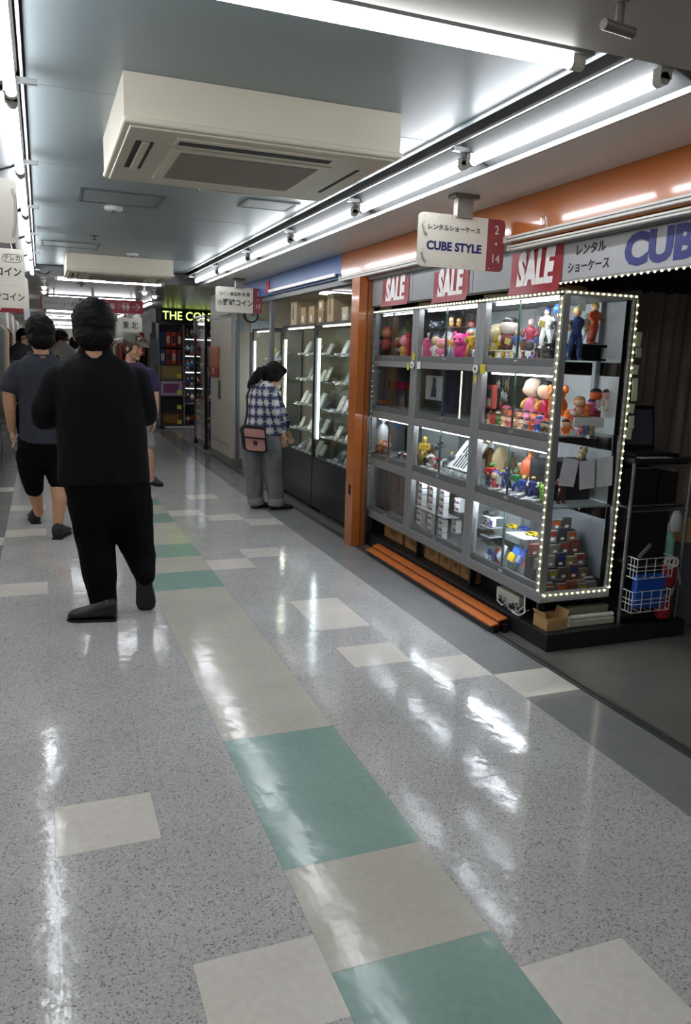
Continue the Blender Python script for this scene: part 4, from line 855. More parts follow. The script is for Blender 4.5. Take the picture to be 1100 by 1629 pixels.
for k, (px_, py_, w_, h_, c1, c2, z, x, rx, lb) in enumerate(((797, 860, .045, .1, '#c8ccd0', '#a8b8c8', .33, 2.54, .1, 'silver grey'), (815, 858, .07, .12, '#2f68b8', '#d8b828', .335, 2.55, .15, 'blue and yellow'), (827, 862, .03, .11, '#2848a8', '#8890c0', .34, 2.56, .1, 'narrow blue'), (843, 868, .09, .12, '#d87048', '#d83848', .335, 2.56, .1, 'orange and red'), (846, 885, .085, .05, '#9ab8b0', '#e0e4e0', .315, 2.52, .2, 'pale green'))):
    l = at(px_, py_, x, z); t = thing('blister_pack', lb+' toy car pack leaning in the near bottom compartment', 'pack', l, 'leaning toy packs')
    R = Matrix.Rotation(rx, 3, 'X')@Matrix.Rotation(.35, 3, 'Y')
    MB().obox(l+R@Vector((0, 0, h_/2)), (.003, w_, h_), R).build('card', T(c1), t); MB().obox(l+R@Vector((-.010, 0, h_*.35)), (.018, w_*.8, h_*.4), R).build('blister', T(c2, .15), t)
    MB().box(l.x+.01, l.x+.045, l.y-w_*.3, l.y+w_*.3, .263, l.z+.05).build('support', M('#8a9094', .4), t)
for k, (px_, py_, x, z, c, lb) in enumerate(((815, 838, 2.66, .51, '#d0b020', 'left yellow'), (848, 841, 2.66, .51, '#c8a828', 'right yellow'), (833, 838, 2.70, .51, '#2c3c88', 'blue'))): model_car(at(px_, py_, x, z), .085, c, lb+' model car on the upper clear shelf of the near bottom compartment', .3, gc)
tag(MB().box(2.56, 2.72, 3.70, 3.90, .503, .509).build('acrylic_shelf', M('#b4bcc4', .12)), 'upper clear shelf carrying yellow model cars', 'shelf')
for y in (3.71, 3.89): tag(MB().cyl((2.70, y, .263), (2.74, y, .503), .006, n=8).build('shelf_leg', CHROME), '%s thin rod holding the upper clear shelf' % ('near' if y < 3.8 else 'far'), 'rod')
frontc = [('#c8ccd0', 'silver'), ('#e0e0e0', 'white'), ('#505860', 'grey'), ('#b85050', 'red'), ('#d0d4d8', 'pearl'), ('#383c44', 'black'), ('#a03848', 'crimson'), ('#dcd8c8', 'cream'), ('#6888a8', 'sky blue'), ('#e8e8e8', 'bright white')]
for k, (c, lb) in enumerate(frontc):
    px_ = 765+k*9.3; l = at(px_, 878+k*4, 2.485+.03*(k % 2), .263+.0*(k % 2)); l.x += .03; l.z += .0006; model_car(l, .075, c, lb+' model car on the floor of the near bottom compartment', 1.2+.5*math.sin(k*2.1), gc)
l = at(817, 895, 2.50, .30); t = tag(MB().obox(l+Vector((0, 0, .035)), (.004, .035, .085), Matrix.Rotation(.5, 3, 'X')).build('boxed_card', T('#5a7868')), 'tilted grey-green boxed card at the front of the near bottom compartment', 'card')
# seen through the near glass end, bottom row: packs standing in rows
ec = ['#6a6258', '#7c766e', '#504a46', '#8a8078', '#6e3a30', '#3a3c40', '#706050', '#8c7c58']
random.seed(21)
rows_e = [(.2635, 3.39, 5), (.2635, 3.43, 5), (.3285, 3.472, 5), (.3885, 3.52, 5), (.4485, 3.566, 5), (.5085, 3.612, 5), (.5685, 3.658, 5)]
tag(MB().box(2.50, 2.86, 3.452, 3.50, .263, .328).box(2.50, 2.86, 3.50, 3.545, .263, .388).box(2.50, 2.86, 3.545, 3.59, .263, .448).box(2.64, 2.86, 3.59, 3.635, .263, .508).box(2.64, 2.86, 3.635, 3.68, .263, .568).build('stepped_stand', M('#2e3034', .5)), 'dark stepped stand behind the glass end of the bottom compartment', 'stand')
for r_, (z, y, n_) in enumerate(rows_e):
    for k in range(n_):
        x = 2.535+k*.068+.01*(r_ % 2)
        if r_ > 4:
            if k < 2: continue
        c = ec[(r_*3+k*2) % 8]; sz = .055+.012*((k+r_) % 3)
        t = thing('toy_pack', 'dull toy pack, %s from left, %s row behind the near glass end' % (('first', 'second', 'third', 'fourth', 'fifth')[k], ('front', 'second', 'third', 'fourth', 'fifth', 'sixth', 'back')[r_]), 'pack', (x, y, z), 'rows of packs behind the glass end')
        MB().box(x-.03, x+.03, y-.012, y+.010, z, z+sz).build('carton', T(c), t)
        MB().box(x-.012, x+.012, y-.0132, y-.012, z+.012, z+.026).build('price_sticker', PAPER, t)
        if (k+r_) % 2: MB().box(x-.026, x+.026, y-.0128, y-.012, z+sz*.5, z+sz*.9).build('print', T(('#b8501c', '#a09020', '#283878', '#8a2a28')[(k+r_)//2 % 4]), t)

# ---- more small goods crowding the compartments
random.seed(77)
crowd = [('near top', 770, 885, 552, 2.62, 2.78, Z1, 26, 44, ['#b8b0a0', '#30343c', '#a83848', '#d8c8b0', '#4868a0', '#c89a40', '#e0dcd8', '#684a88', '#2a2c30', '#c8a888']),
         ('middle top', 676, 750, 548, 2.60, 2.74, Z1, 22, 40, ['#e8a0c0', '#d8d4d0', '#48505a', '#e0b040', '#c84858', '#a8b8c0']),
         ('far top', 606, 652, 555, 2.56, 2.66, Z1, 18, 34, ['#4a3c30', '#782428', '#3a4050', '#8a7848']),
         ('near second', 775, 870, 660, 2.60, 2.74, Z2, 20, 34, ['#c8b8a8', '#d87030', '#30302e', '#c85878', '#e0c8b0', '#8a4a30', '#d8a040', '#b8bcc0']),
         ('near third', 770, 868, 765, 2.58, 2.72, Z3, 22, 40, ['#3a3430', '#b0404a', '#2c4888', '#c8b048', '#487848', '#d0ccc4', '#7a4a30', '#e07838']),
         ('middle third', 664, 742, 735, 2.58, 2.70, Z3, 18, 34, ['#98843a', '#c8ccd0', '#6a5a30', '#505860', '#b89a40'])]
for nm, a, b, py_, xa, xb, z, h0, h1, cc in crowd:
    n_ = len(cc)
    for k, c in enumerate(cc):
        px_ = a+(b-a)*(k+.5)/n_; kind = ('hero', 'doll', 'baby', 'hero')[k % 4]; l = at(px_, py_, random.uniform(xa, xb), z)
        toy(kind, [c, cc[(k+2) % n_], c, ('#e0c0a0', '#d8b898', cc[(k+3) % n_])[k % 3], cc[(k+1) % n_]], l, hm(random.uniform(h0, h1), l), 'small background toy, %s from left at the rear of the %s compartment' % (('first', 'second', 'third', 'fourth', 'fifth', 'sixth', 'seventh', 'eighth', 'ninth', 'tenth')[k], nm), 'toy figure', group='rear toys of the %s compartment' % nm, rot=-60+random.uniform(-25, 25))
for k in range(8):
    c = ('#d8dce4', '#3858a8', '#c84a38', '#e0b830', '#b8c4cc', '#484c58', '#d87838', '#88a8c8')[k]; l = at(772+k*11, 862+k*5, 2.62, .264)
    carton('toy_carton', l, (.02, .06, .06+.02*(k % 3)), T(c, .2), '%s boxed toy, %s from left at the rear of the near bottom compartment' % (('white', 'blue', 'red', 'yellow', 'pale', 'dark', 'orange', 'light blue')[k], ('first', 'second', 'third', 'fourth', 'fifth', 'sixth', 'seventh', 'eighth')[k]), group='rear boxes of the near bottom compartment', parts=(('print', T(('#2a2c34', '#e0e0e0')[k % 2]), (.15, .85, .2, .6)),))
# ================================================================== THINGS UNDER AND BESIDE THE SHOWCASE
KRAFT = M('#9a7245', .7, var=.12, vs=14); KRAFT2 = M('#b08a5c', .7, var=.1, vs=14)
for k, (a, b, h) in enumerate(((5.64, 5.30, .12), (5.25, 4.98, .12), (4.92, 4.70, .125), (4.685, 4.52, .12), (4.51, 4.40, .12), (4.39, 4.20, .128))):
    t = thing('cardboard_box', 'brown cardboard box under the showcase, %s from the orange post' % ('first', 'second', 'third', 'fourth', 'fifth', 'sixth')[k], 'box', (2.57, (a+b)/2, .098), 'cardboard boxes under the showcase')
    MB().box(2.552, 2.597, b, a, .0986, .098+h).build('carton', KRAFT, t); MB().box(2.5512, 2.552, b+(a-b)*.3, b+(a-b)*.65, .098+h*.3, .098+h*.65).build('print', M('#6a5a30', .7), t)
t = thing('orange_rail', 'long orange metal shutter rail lying on the floor before the showcase', 'rail', (2.39, 4.5, 0))
OR2 = M('#c0682a', .35, 0, var=.12, vs=5)
def slab(x0, x1, z0, z1, y0, y1, nm, mat): MB().prism([(x0, z0), (x1, z1), (x1, z1-.012), (x0, z0-.012)], lambda a, b, s_: (a, s_, b), y0, y1).build(nm, mat, t, .002)
slab(2.312, 2.362, .046, .056, 3.60, 5.44, 'front_flange', OR2); slab(2.374, 2.432, .064, .076, 3.62, 5.47, 'rear_flange', OR2)
MB().box(2.360, 2.376, 3.61, 5.45, .03, .058).build('groove', M('#5a2d12', .5), t)
MB().box(2.316, 2.43, 3.62, 5.43, 0, .034).build('body', M('#24211e', .5), t)
MB().box(2.32, 2.36, 3.585, 3.62, .0, .03).box(2.38, 2.42, 3.58, 3.62, 0, .045).build('end_bracket', BLACKP, t)
t = thing('power_strip', 'white power strip with tangled cords under the near corner', 'power strip', (2.53, 3.75, .098))
MB().box(2.50, 2.545, 3.62, 3.86, .12, .19).build('block', M('#c9c8be', .5), t, .006)
MB().box(2.505, 2.54, 3.66, 3.82, .0986, .12).build('foot', DARK, t)
for k in range(6):
    a = k*1.3; MB().tube([(2.50-.01*(k % 2), 3.84-.04*k, .15), (2.475, 3.80-.04*k, .118+.02*math.sin(a)), (2.47, 3.74-.04*k, .108), (2.48, 3.70-.035*k, .125+.015*math.cos(a)), (2.50, 3.66-.03*k, .15)], .0045, 6).build('cord', M(('#d8d8d4', '#3a3c40', '#8a8c90')[k % 3], .5), t)
MB().tube([(2.49, 3.55, .238), (2.478, 3.53, .19), (2.462, 3.50, .14), (2.458, 3.55, .108), (2.462, 3.62, .106)], .005, 6).build('white_cord', M('#e0e0dc', .5), t)
t = thing('cardboard_tray', 'small open cardboard box on the platform below the glass end', 'box', (2.55, 3.36, .098))
bx = MB()
for a in ((2.47, 2.60, 3.30, 3.305), (2.47, 2.60, 3.42, 3.425), (2.47, 2.475, 3.305, 3.42), (2.595, 2.60, 3.305, 3.42)): bx.box(*a, .099, .165)
bx.box(2.475, 2.595, 3.305, 3.42, .099, .103).build('carton', KRAFT2, t)
MB().obox((2.465, 3.36, .175), (.004, .11, .05), Matrix.Rotation(-.5, 3, 'Y')).build('flap', KRAFT2, t); MB().obox((2.606, 3.36, .18), (.004, .11, .045), Matrix.Rotation(.3, 3, 'Y')).build('flap', KRAFT2, t)
t = thing('tube_fixture', 'old cream fluorescent fixture lying on the platform', 'lamp', (2.76, 3.36, .098))
MB().box(2.62, 2.93, 3.315, 3.355, .099, .135).build('housing', M('#b8b6a8', .4), t, .004); MB().cyl((2.64, 3.335, .148), (2.93, 3.335, .148), .013, n=10).build('tube', M('#d9d8cc', .3), t)
MB().box(2.608, 2.632, 3.31, 3.36, .099, .162).build('end_cap', M('#d8d8d4', .4), t, .006)
tag(MB().box(2.64, 2.94, 3.385, 3.42, .145, .185).box(2.66, 2.92, 3.39, 3.415, .099, .145).build('metal_channel', M('#8a8878', .5)), 'grey-green metal channel behind the old fixture', 'channel')
for k in range(3):
    tag(MB().tube([(2.62+.09*k, 3.45, .112), (2.66+.09*k, 3.46, .19), (2.72+.09*k, 3.45, .205), (2.78+.07*k, 3.46, .17), (2.82+.05*k, 3.45, .112)], .006, 6).build('cable_loop', M('#1d1d1f', .5)), '%s black cable loop under the glass end' % ('left', 'middle', 'right')[k], 'cable', 'cable loops')
# ------------------------------------------------------------------ wire rack with laptop, baskets, bags
POLE = M('#8d8f90', .25, .8)
t = thing('wire_rack', 'metal rack with dark shelves right of the showcase', 'rack', (3.18, 3.5, 0))
for x, y in ((2.945, 3.30), (3.345, 3.30), (2.945, 3.72), (3.345, 3.72)): MB().cyl((x, y, .0986), (x, y, 1.0), .010, n=10).build('pole', POLE, t)
for z, mt in ((.985, DARK), (.745, DARK), (.44, DARK), (.16, DARK)): 
    s_ = MB().box(2.956, 3.334, 3.312, 3.708, z, z+.012).build('shelf', mt, t)
    MB().cyl((2.945, 3.30, z+.02), (3.345, 3.30, z+.02), .005, n=6).cyl((2.945, 3.30, z-.012), (3.345, 3.30, z-.012), .005, n=6).build('edge_rod', POLE, s_)
MB().box(2.935, 3.36, 3.29, 3.73, 1.0, 1.022).build('worktop', M('#1c1b1d', .35), t, .003)
MB().box(2.958, 3.225, 3.305, 3.311, .11, .74).build('front_board', M('#0f0f11', .45), t)
carton('storage_box', (3.07, 3.53, .758), (.24, .30, .20), M('#121215', .5), 'left black box on the upper rack shelf')
carton('storage_box', (3.27, 3.53, .758), (.13, .30, .17), M('#17171b', .5), 'right black box on the upper rack shelf')
t = thing('laptop', 'open dark laptop on top of the rack', 'laptop', (3.15, 3.5, 1.022))
MB().box(3.0, 3.30, 3.36, 3.56, 1.0225, 1.04).build('base', BLACKP, t, .003); MB().box(3.02, 3.28, 3.40, 3.50, 1.0402, 1.0412).build('keyboard', M('#2a2a2e', .5), t)
lid = MB().obox((3.16, 3.585, 1.165), (.30, .010, .25), Matrix.Rotation(-.15, 3, 'X')).build('lid', BLACKP, t, .003)
MB().obox((3.16, 3.5785, 1.168), (.27, .002, .205), Matrix.Rotation(-.15, 3, 'X')).build('screen', M('#4a4a58', .25), lid)
MB().obox((3.245, 3.5772, 1.158), (.075, .002, .12), Matrix.Rotation(-.15, 3, 'X')).build('screen_window', M('#15161f', .25), lid)
tag(MB().box(3.0, 3.2, 3.30, 3.352, 1.0225, 1.026).build('paper_sheet', M('#a8a49a', .6)), 'sheet of paper in front of the laptop', 'paper')
WIRE = M('#d6d6d6', .35, .2)
def basket(x0, x1, y0, y1, z0, z1, label):
    t = thing('wire_basket', label, 'basket', ((x0+x1)/2, y0, z0), 'white wire baskets on the rack')
    for i in range(6):
        z = z0+(z1-z0)*i/5 if i in (0, 5) else z0+(z1-z0)*i/5
        if i not in (1, 4): MB().tube([(x0, y1, z), (x0, y0, z), (x1, y0, z), (x1, y1, z)], .0025, 5).build('wire', WIRE, t)
    for k in range(5):
        x = x0+(x1-x0)*k/4; MB().tube([(x, y0, z1), (x, y0, z0), (x, y1, z0)], .0022, 5).build('wire', WIRE, t)
    for k in (1, 2):
        y = y0+(y1-y0)*k/3
        for x in (x0, x1): MB().cyl((x, y, z0), (x, y, z1), .0022, n=5).build('wire', WIRE, t)
    return t
basket(2.955, 3.20, 3.21, 3.285, .378, .49, 'upper white wire basket on the black board')
basket(2.945, 3.205, 3.21, 3.285, .188, .305, 'lower white wire basket holding a blue tray')
t = tag(MB().prism(rrect(.2, .19, .02), lambda a, b, s_: (3.09+a, s_, .292+b), 3.235, 3.275).build('blue_tray', M('#1f4fa8', .3), None, .004), 'blue plastic tray standing in the lower wire basket', 'tray')
tag(MB().obox((3.04, 3.26, .52), (.10, .006, .02), Matrix.Rotation(-.75, 3, 'Y')).build('clear_ruler', M('#7c7c7c', .2)), 'grey plastic ruler sticking out of the upper basket', 'ruler')
for k, (x, z, w_, h_, lb) in enumerate(((3.235, .30, .10, .125, 'upper'), (3.225, .118, .105, .125, 'lower'))):
    t = thing('red_bag', lb+' red cloth bag hanging beside the wire baskets', 'bag', (x, 3.27, z), 'red bags on the rack')
    m = MB(); m.smooth = True
    m.loft([[(x+a*w_*r, 3.268+b*.035*r, z+h_*q) for a, b in [(.5*math.cos(u), math.sin(u)) for u in [j*math.pi/7 for j in range(14)]]] for r, q in ((.8, 0), (1, .12), (1.02, .5), (.92, .85), (.96, 1.0))]); m.build('pouch', M('#8a1424', .7, bump=.3, bs=60), t)
    MB().tube([(x-.03, 3.262, z+h_), (x-.025, 3.255, z+h_+.03), (x+.02, 3.255, z+h_+.035), (x+.03, 3.262, z+h_)], .004, 6).build('handle', M('#8a1424', .7), t)
for k in range(2): tag(MB().torus((3.215+.012*k, 3.245-.012*k, .45), .026, .006, (.3, 1, .1), 18, 6).build('cord_roll', M('#cfc6b4', .6)), '%s beige cord loop above the upper red bag' % ('left', 'right')[k], 'cord')
t = thing('work_glove', 'grey-white work glove hanging right of the red bags', 'glove', (3.30, 3.29, .2))
gl = MB(); gl.smooth = True; gl.ell((3.30, 3.285, .36), (.03, .014, .055), 10, 7)
for k in range(4): gl.tube([(3.292+.008*k-.01, 3.285, .32), (3.275+.012*k-.015, 3.283, .275-.01*(k in (1, 2))), (3.262+.013*k-.018, 3.28, .24-.012*(k in (1, 2)))], [.008, .008, .006], 7)
gl.tube([(3.32, 3.285, .36), (3.335, 3.283, .33), (3.338, 3.28, .30)], [.009, .009, .007], 7); gl.build('glove', M('#9a9a98', .8, bump=.3, bs=120), t)
t = thing('spray_bottle', 'pale green spray bottle standing on the lower rack shelf', 'bottle', (3.285, 3.345, .453))
MB().lathe([(.03, 0), (.033, .01), (.033, .10), (.014, .15), (.012, .17)], (3.285, 3.345, .453), 14).build('bottle', M('#7fae9e', .25), t); MB().box(3.25, 3.30, 3.335, 3.355, .62, .65).obox((3.27, 3.345, .60), (.008, .01, .05)).build('trigger', M('#d8dcd8', .4), t)
m = MB(); m.smooth = True
m.loft([[(3.30+a*.04*r, 3.325+b*.012, z) for a, b in [(math.cos(u), math.sin(u)) for u in [j*math.pi/6 for j in range(12)]]] for r, z in ((.9, .60), (1.1, .65), (.8, .70), (.35, .73))]); tag(m.build('white_cloth', M('#c8c8c8', .8, bump=.4, bs=30)), 'white cloth hanging over the spray bottle', 'cloth')
carton('cardboard_box', (3.44, 3.42, .519), (.07, .12, .14), KRAFT2, 'brown box on the grey bin at the right edge')
t = thing('waste_bin', 'tall grey bin at the right edge behind the rack', 'bin', (3.45, 3.45, 0))
MB().box(3.395, 3.56, 3.36, 3.54, 0, .50).build('body', M('#55565a', .5), t, .01); MB().box(3.39, 3.565, 3.355, 3.545, .50, .518).build('lid', M('#4a4b4f', .5), t)
# ------------------------------------------------------------------ curtain behind the rack
t = thing('curtain', 'dark brown curtain hanging behind the laptop', 'curtain', (3.6, 3.95, 0))
m = MB(); m.smooth = True; n = 90; top, bot = [], []
for k in range(n+1):
    u = k/n; x = 3.22+.95*u; top.append((x, 3.93+.03*math.sin(u*62)+.01*math.sin(u*23), 1.96)); bot.append((x-.05*(1-u), 3.93+.045*math.sin(u*55+.5)+.02*math.sin(u*17), .12))
mid = [tuple((a[i]*.5+b[i]*.5) for i in range(3)) for a, b in zip(top, bot)]
m.loft([top, mid, bot], False, False); m.build('cloth', M('#7a6b61', .6, var=.12, vs=40), t)
MB().cyl((3.15, 3.93, 1.985), (4.25, 3.93, 1.985), .012, n=8).cyl((3.2, 3.93, 1.985), (3.2, 3.93, 2.2), .008, n=6).cyl((4.2, 3.93, 1.985), (4.2, 3.93, 2.2), .008, n=6).build('rod', DARK, t)
for k in range(6): MB().box(3.27+.17*k, 3.31+.17*k, 3.91, 3.95, 1.95, 2.002).build('tab', M('#2c2622', .7), t)
for k, (py_, h_) in enumerate(((540, .075), (561, .05), (588, .05), (620, .12), (650, .05), (672, .07), (690, .06))):
    p = on(1, 3.345, 1019-(py_-540)*.135, py_); tag(MB().obox((2.93+.008*(k % 2), 3.35, p.z), (.036, .002, h_), Matrix.Rotation(.06*(-1)**k, 3, 'Y')).build('sticky_note', M('#b9bfa2', .6)), 'pale sticky note, %s from top on the right edge of the glass end' % ('first', 'second', 'third', 'fourth', 'fifth', 'sixth', 'seventh')[k], 'note', 'sticky notes on the edge')
# stack of thin boards and packets on top of the showcase corner
t = thing('board_bundle', 'bundle of brown boards on top of the showcase corner', 'boards', (2.52, 3.45, 1.875))
for k in range(3): MB().obox((2.53+.01*k, 3.47+.02*k, 1.881+.009*k), (.15, .17, .007), Matrix.Rotation(.1*k, 3, 'Z')).build('board', KRAFT, t)
for k, (y, lb) in enumerate(((5.62, 'far'), (4.93, 'middle'), (4.05, 'near'))):
    tag(MB().obox((2.53, y, 1.885), (.12, .22, .02), Matrix.Rotation(.05*k, 3, 'Z')).build('wrapped_bundle', M('#77683e', .6, var=.2)), '%s olive bundle lying on top of the showcase' % lb, 'bundle')
# deep shop interior: a dim shelf with small goods seen through the middle case
t = thing('storage_shelf', 'dim shelf with small goods deep inside the near shop', 'shelf', (3.6, 5.2, 0))
for z in (.9, 1.1, 1.28, 1.45): MB().box(3.45, 3.75, 4.6, 5.8, z, z+.015).build('board', M('#4a4c50', .5), t)
for y in (4.6, 5.2, 5.8): MB().box(3.73, 3.75, y-.015, y+.015, 0, 1.6).build('upright', M('#3c3e42', .5), t)
random.seed(8)
for z in (.915, 1.115, 1.295):
    for k in range(6): model_car(Vector((3.52, 4.7+.17*k, z)), .1, ('#6a7078', '#50402e', '#8a8c90', '#384858')[k % 4], 'dim model car, %s from the right, on the %s board deep inside' % (('first', 'second', 'third', 'fourth', 'fifth', 'sixth')[k], {.915: 'lower', 1.115: 'middle', 1.295: 'upper'}[z]), 0, 'dim cars inside the shop')

# ================================================================== COIN SHOP
GFR = M('#1a1b1d', .4); BASEB = M('#16171a', .3, var=.1, vs=4)
def coin_case(y0, y1, label, x0=2.46, x1=2.86, top=1.80, base=.52, lamp=True, seed=1, gname='coin showcases', back='#8f8f80'):
    random.seed(seed)
    t = thing('coin_showcase', label, 'display case', ((x0+x1)/2, (y0+y1)/2, 0), gname)
    MB().box(x0, x1, y0+.004, y1-.004, .05, base).build('base_cabinet', BASEB, t, .004)
    for x in (x0+.05, x1-.05):
        for y in (y0+.06, y1-.06): MB().cyl((x, y-.012, .025), (x, y+.012, .025), .025, n=10).build('caster', DARK, t)
    for x in (x0, x1-.022):
        for y in (y0+.004, y1-.026): MB().box(x, x+.022, y, y+.022, base, top).build('upright', GFR, t)
    MB().box(x0, x1, y0+.004, y1-.004, top, top+.025).build('top_panel', GFR, t)
    MB().box(x0, x0+.022, y0+.026, y1-.026, base, base+.02).build('lower_rail', GFR, t)
    MB().box(x0+.008, x0+.011, y0+.026, y1-.026, base+.02, top).build('glass_pane', CLEAR, t)
    MB().box(x0+.022, x1-.022, y0+.008, y0+.011, base, top).build('side_glass', CLEAR, t)
    MB().box(x1-.012, x1-.006, y0+.026, y1-.026, base, top).build('back_panel', M(back, .6), t)
    shelves = []
    for k in range(4):
        z = base+.22+.26*k; shelves.append(z); MB().box(x0+.06+.03*k, x1-.02, y0+.03, y1-.03, z, z+.006).build('glass_shelf', M('#9aa6a4', .1, trans=.4), t)
    if lamp:
        MB().cyl((x0+.03, y1-.05, base+.2), (x0+.03, y1-.05, top-.12), .011, n=10).build('light_tube', glow('#fbffe8' if seed == 2 else '#e6f4ff', COIN_TUBE), t)
        MB().box(x0+.04, x0+.055, y0+.12, y1-.1, top-.014, top-.004).build('top_light', glow('#fffbe8', COIN_TUBE*.5), t)
    return t, shelves
C1, S1 = coin_case(7.25, 8.36, 'black-based coin showcase with warm light in front of the woman', seed=2, back='#8a7f5e')
C2, S2 = coin_case(6.12, 7.24, 'black-based coin showcase with cool light beside the orange post', seed=3)
C3, S3 = coin_case(8.95, 9.85, 'narrow coin showcase behind the woman near the pillar', x0=2.5, x1=2.9, seed=4, base=.45)
random.seed(4)
BK_ = ['#c9c8c0', '#b8b4a4', '#8a9498', '#d8d4c4', '#3a4048', '#a8a058', '#6a5a48', '#d0d4d4']
for cname, (ya, yb), SS, x0, base in (('warm-lit', (7.30, 8.26), S1, 2.46, .52), ('cool-lit', (6.17, 7.12), S2, 2.46, .52), ('rear', (9.0, 9.75), S3, 2.5, .45)):
    for li, z in enumerate([base+.002]+[s_+.008 for s_ in SS]):
        n = 6 if cname != 'rear' else 4
        for k in range(n):
            y = ya+.05+(yb-ya-.1)*(k+.5)/n; x = x0+.15+.012*li; w_ = (yb-ya)/n*.72; c = BK_[(k*3+li*2+len(cname)) % 8]
            lv = ('bottom', 'first', 'second', 'third', 'top')[li]; od = ('first', 'second', 'third', 'fourth', 'fifth', 'sixth')[k]
            kind = (k+li) % 3
            t = thing('coin_case' if kind else 'coin_album', 'coin display piece, %s from the near end on the %s shelf of the %s showcase' % (od, lv, cname), 'coin display', (x, y, z), 'coin displays in the '+cname+' showcase')
            R = Matrix.Rotation(.45 if kind != 2 else .9, 3, 'Y'); h_ = .12+.03*((k+li) % 2)
            MB().obox(Vector((x, y, z))+R@Vector((0, 0, h_/2))+Vector((0, 0, .004)), (.012, w_, h_), R).build('cover', M(c, .3), t)
            if kind != 1: MB().obox(Vector((x, y, z))+R@Vector((-.0068, 0, h_*.5))+Vector((0, 0, .004)), (.0015, w_*.7, h_*.6), R).build('window', M('#dcdcd2', .3) if kind == 0 else M('#2a2e34', .3), t)
            MB().box(x-.075, x-.045, y-w_*.35, y+w_*.2, z, z+.018).build('price_tag', PAPER, t)
for k, (ya, w_, h_, d_, lb, c) in enumerate(((8.06, .2, .24, .25, 'slanted grey filing', '#b5a88a'), (7.78, .17, .17, .22, 'plain tan', '#a8926c'), (7.52, .16, .17, .22, 'labelled tan', '#b09a74'), (7.27, .15, .11, .2, 'lower of two stacked tan', '#a58c64'), (7.00, .17, .26, .2, 'tall light tan', '#b8a582'), (6.62, .15, .12, .2, 'small pale', '#c0b49a'))):
    carton('cardboard_box', (2.62, ya, 1.826), (d_, w_, h_), M(c, .7, var=.08), lb+' carton on top of the coin showcases', group='cartons on the coin showcases', parts=(('paper_label', PAPER, (.25, .6, .15, .5)),) if k not in (0, 4) else (('print', M('#5a5140', .6), (.3, .5, .25, .8)),))
carton('cardboard_box', (2.62, 7.27, 1.938), (.2, .15, .11), M('#b29a72', .7), 'upper of two stacked tan cartons on the coin showcases', group='cartons on the coin showcases', parts=(('paper_label', PAPER, (.25, .65, .3, .75)),))
struct('door_1', MB().box(2.38, 2.42, 8.52, 8.60, 0, 2.1).box(2.38, 2.42, 10.16, 10.25, 0, 2.1).box(2.38, 2.44, 6.0, 6.06, 0, 2.1), M('#7b7f82', .4, .5), 'aluminium door posts of the coin shop')
t = thing('wall_clock', 'round black-rimmed clock inside the coin shop behind the hanging sign', 'clock', (3.3, 10.2, 1.9))
p = on(1, 10.22, 400, 502); MB().cyl((p.x, 10.245, p.z), (p.x, 10.21, p.z), .095, n=24).build('rim', DARK, t); MB().cyl((p.x, 10.211, p.z), (p.x, 10.207, p.z), .075, n=24).build('dial', M('#9a9c98', .4), t)
MB().box(p.x-.003, p.x+.003, 10.205, 10.207, p.z, p.z+.055).box(p.x, p.x+.04, 10.205, 10.207, p.z-.003, p.z+.003).build('hands', DARK, t)
for k, (a, b, lb) in enumerate(((373, 388, 'left'), (400, 432, 'right'))):
    q0, q1 = on(1, 10.2, a, 505), on(1, 10.2, b, 524); tag(MB().box(q0.x, q1.x, 10.225, 10.245, 1.80, q0.z-.03).build('wall_poster', M('#9fb0b8', .5, var=.15, vs=6)), '%s pale blue-grey panel on the rear wall of the coin shop' % lb, 'panel')
# interior lamp of the coin shop: ceiling fixture out of direct view
cross_fixture(2.75, 3.2, 8.0, 2.17, 'ceiling tube inside the coin shop behind the header', TUBEF, base=2.2)
# ------------------------------------------------------------------ cream pillar
PILL = M('#b9b2a2', .5, var=.05, vs=3)
pil = struct('wall_pillar', MB().box(2.35, 2.60, 10.36, 11.72, .12, 2.34), PILL, 'cream pillar beyond the coin shop')
MB().box(2.345, 2.60, 10.35, 11.73, 0, .12).build('plinth', M('#77726a', .5), pil)
MB().box(2.343, 2.352, 10.36, 11.72, 1.985, 2.0).box(2.343, 2.352, 10.36, 11.72, .28, .29).build('band', M('#8f897c', .5), pil)
MB().box(2.32, 2.36, 10.34, 11.0, 2.02, 2.34).build('upper_block', M('#a49d8e', .5), pil)
t = thing('wall_signboard', 'orange-brown board with a dark red base on the cream pillar', 'sign', (2.34, 11.4, 1.18))
MB().box(2.325, 2.35, 11.10, 11.70, 1.33, 1.61).build('upper_board', M('#b05a2c', .35, var=.15, vs=12), t, .006); MB().box(2.325, 2.35, 11.10, 11.70, 1.18, 1.33).build('lower_board', M('#8a241c', .4), t, .006)
text('TE', .12, (2.3235, 11.42, 1.255), (0, -1, 0), (0, 0, 1), M('#e0d4cc', .5), t, .003, 1, 1, 'CENTER')
tag(MB().box(2.342, 2.35, 11.02, 11.16, .88, 1.14).build('wall_notice', M('#4a4c50', .5)), 'small dark notice on the pillar below the orange panel', 'notice')
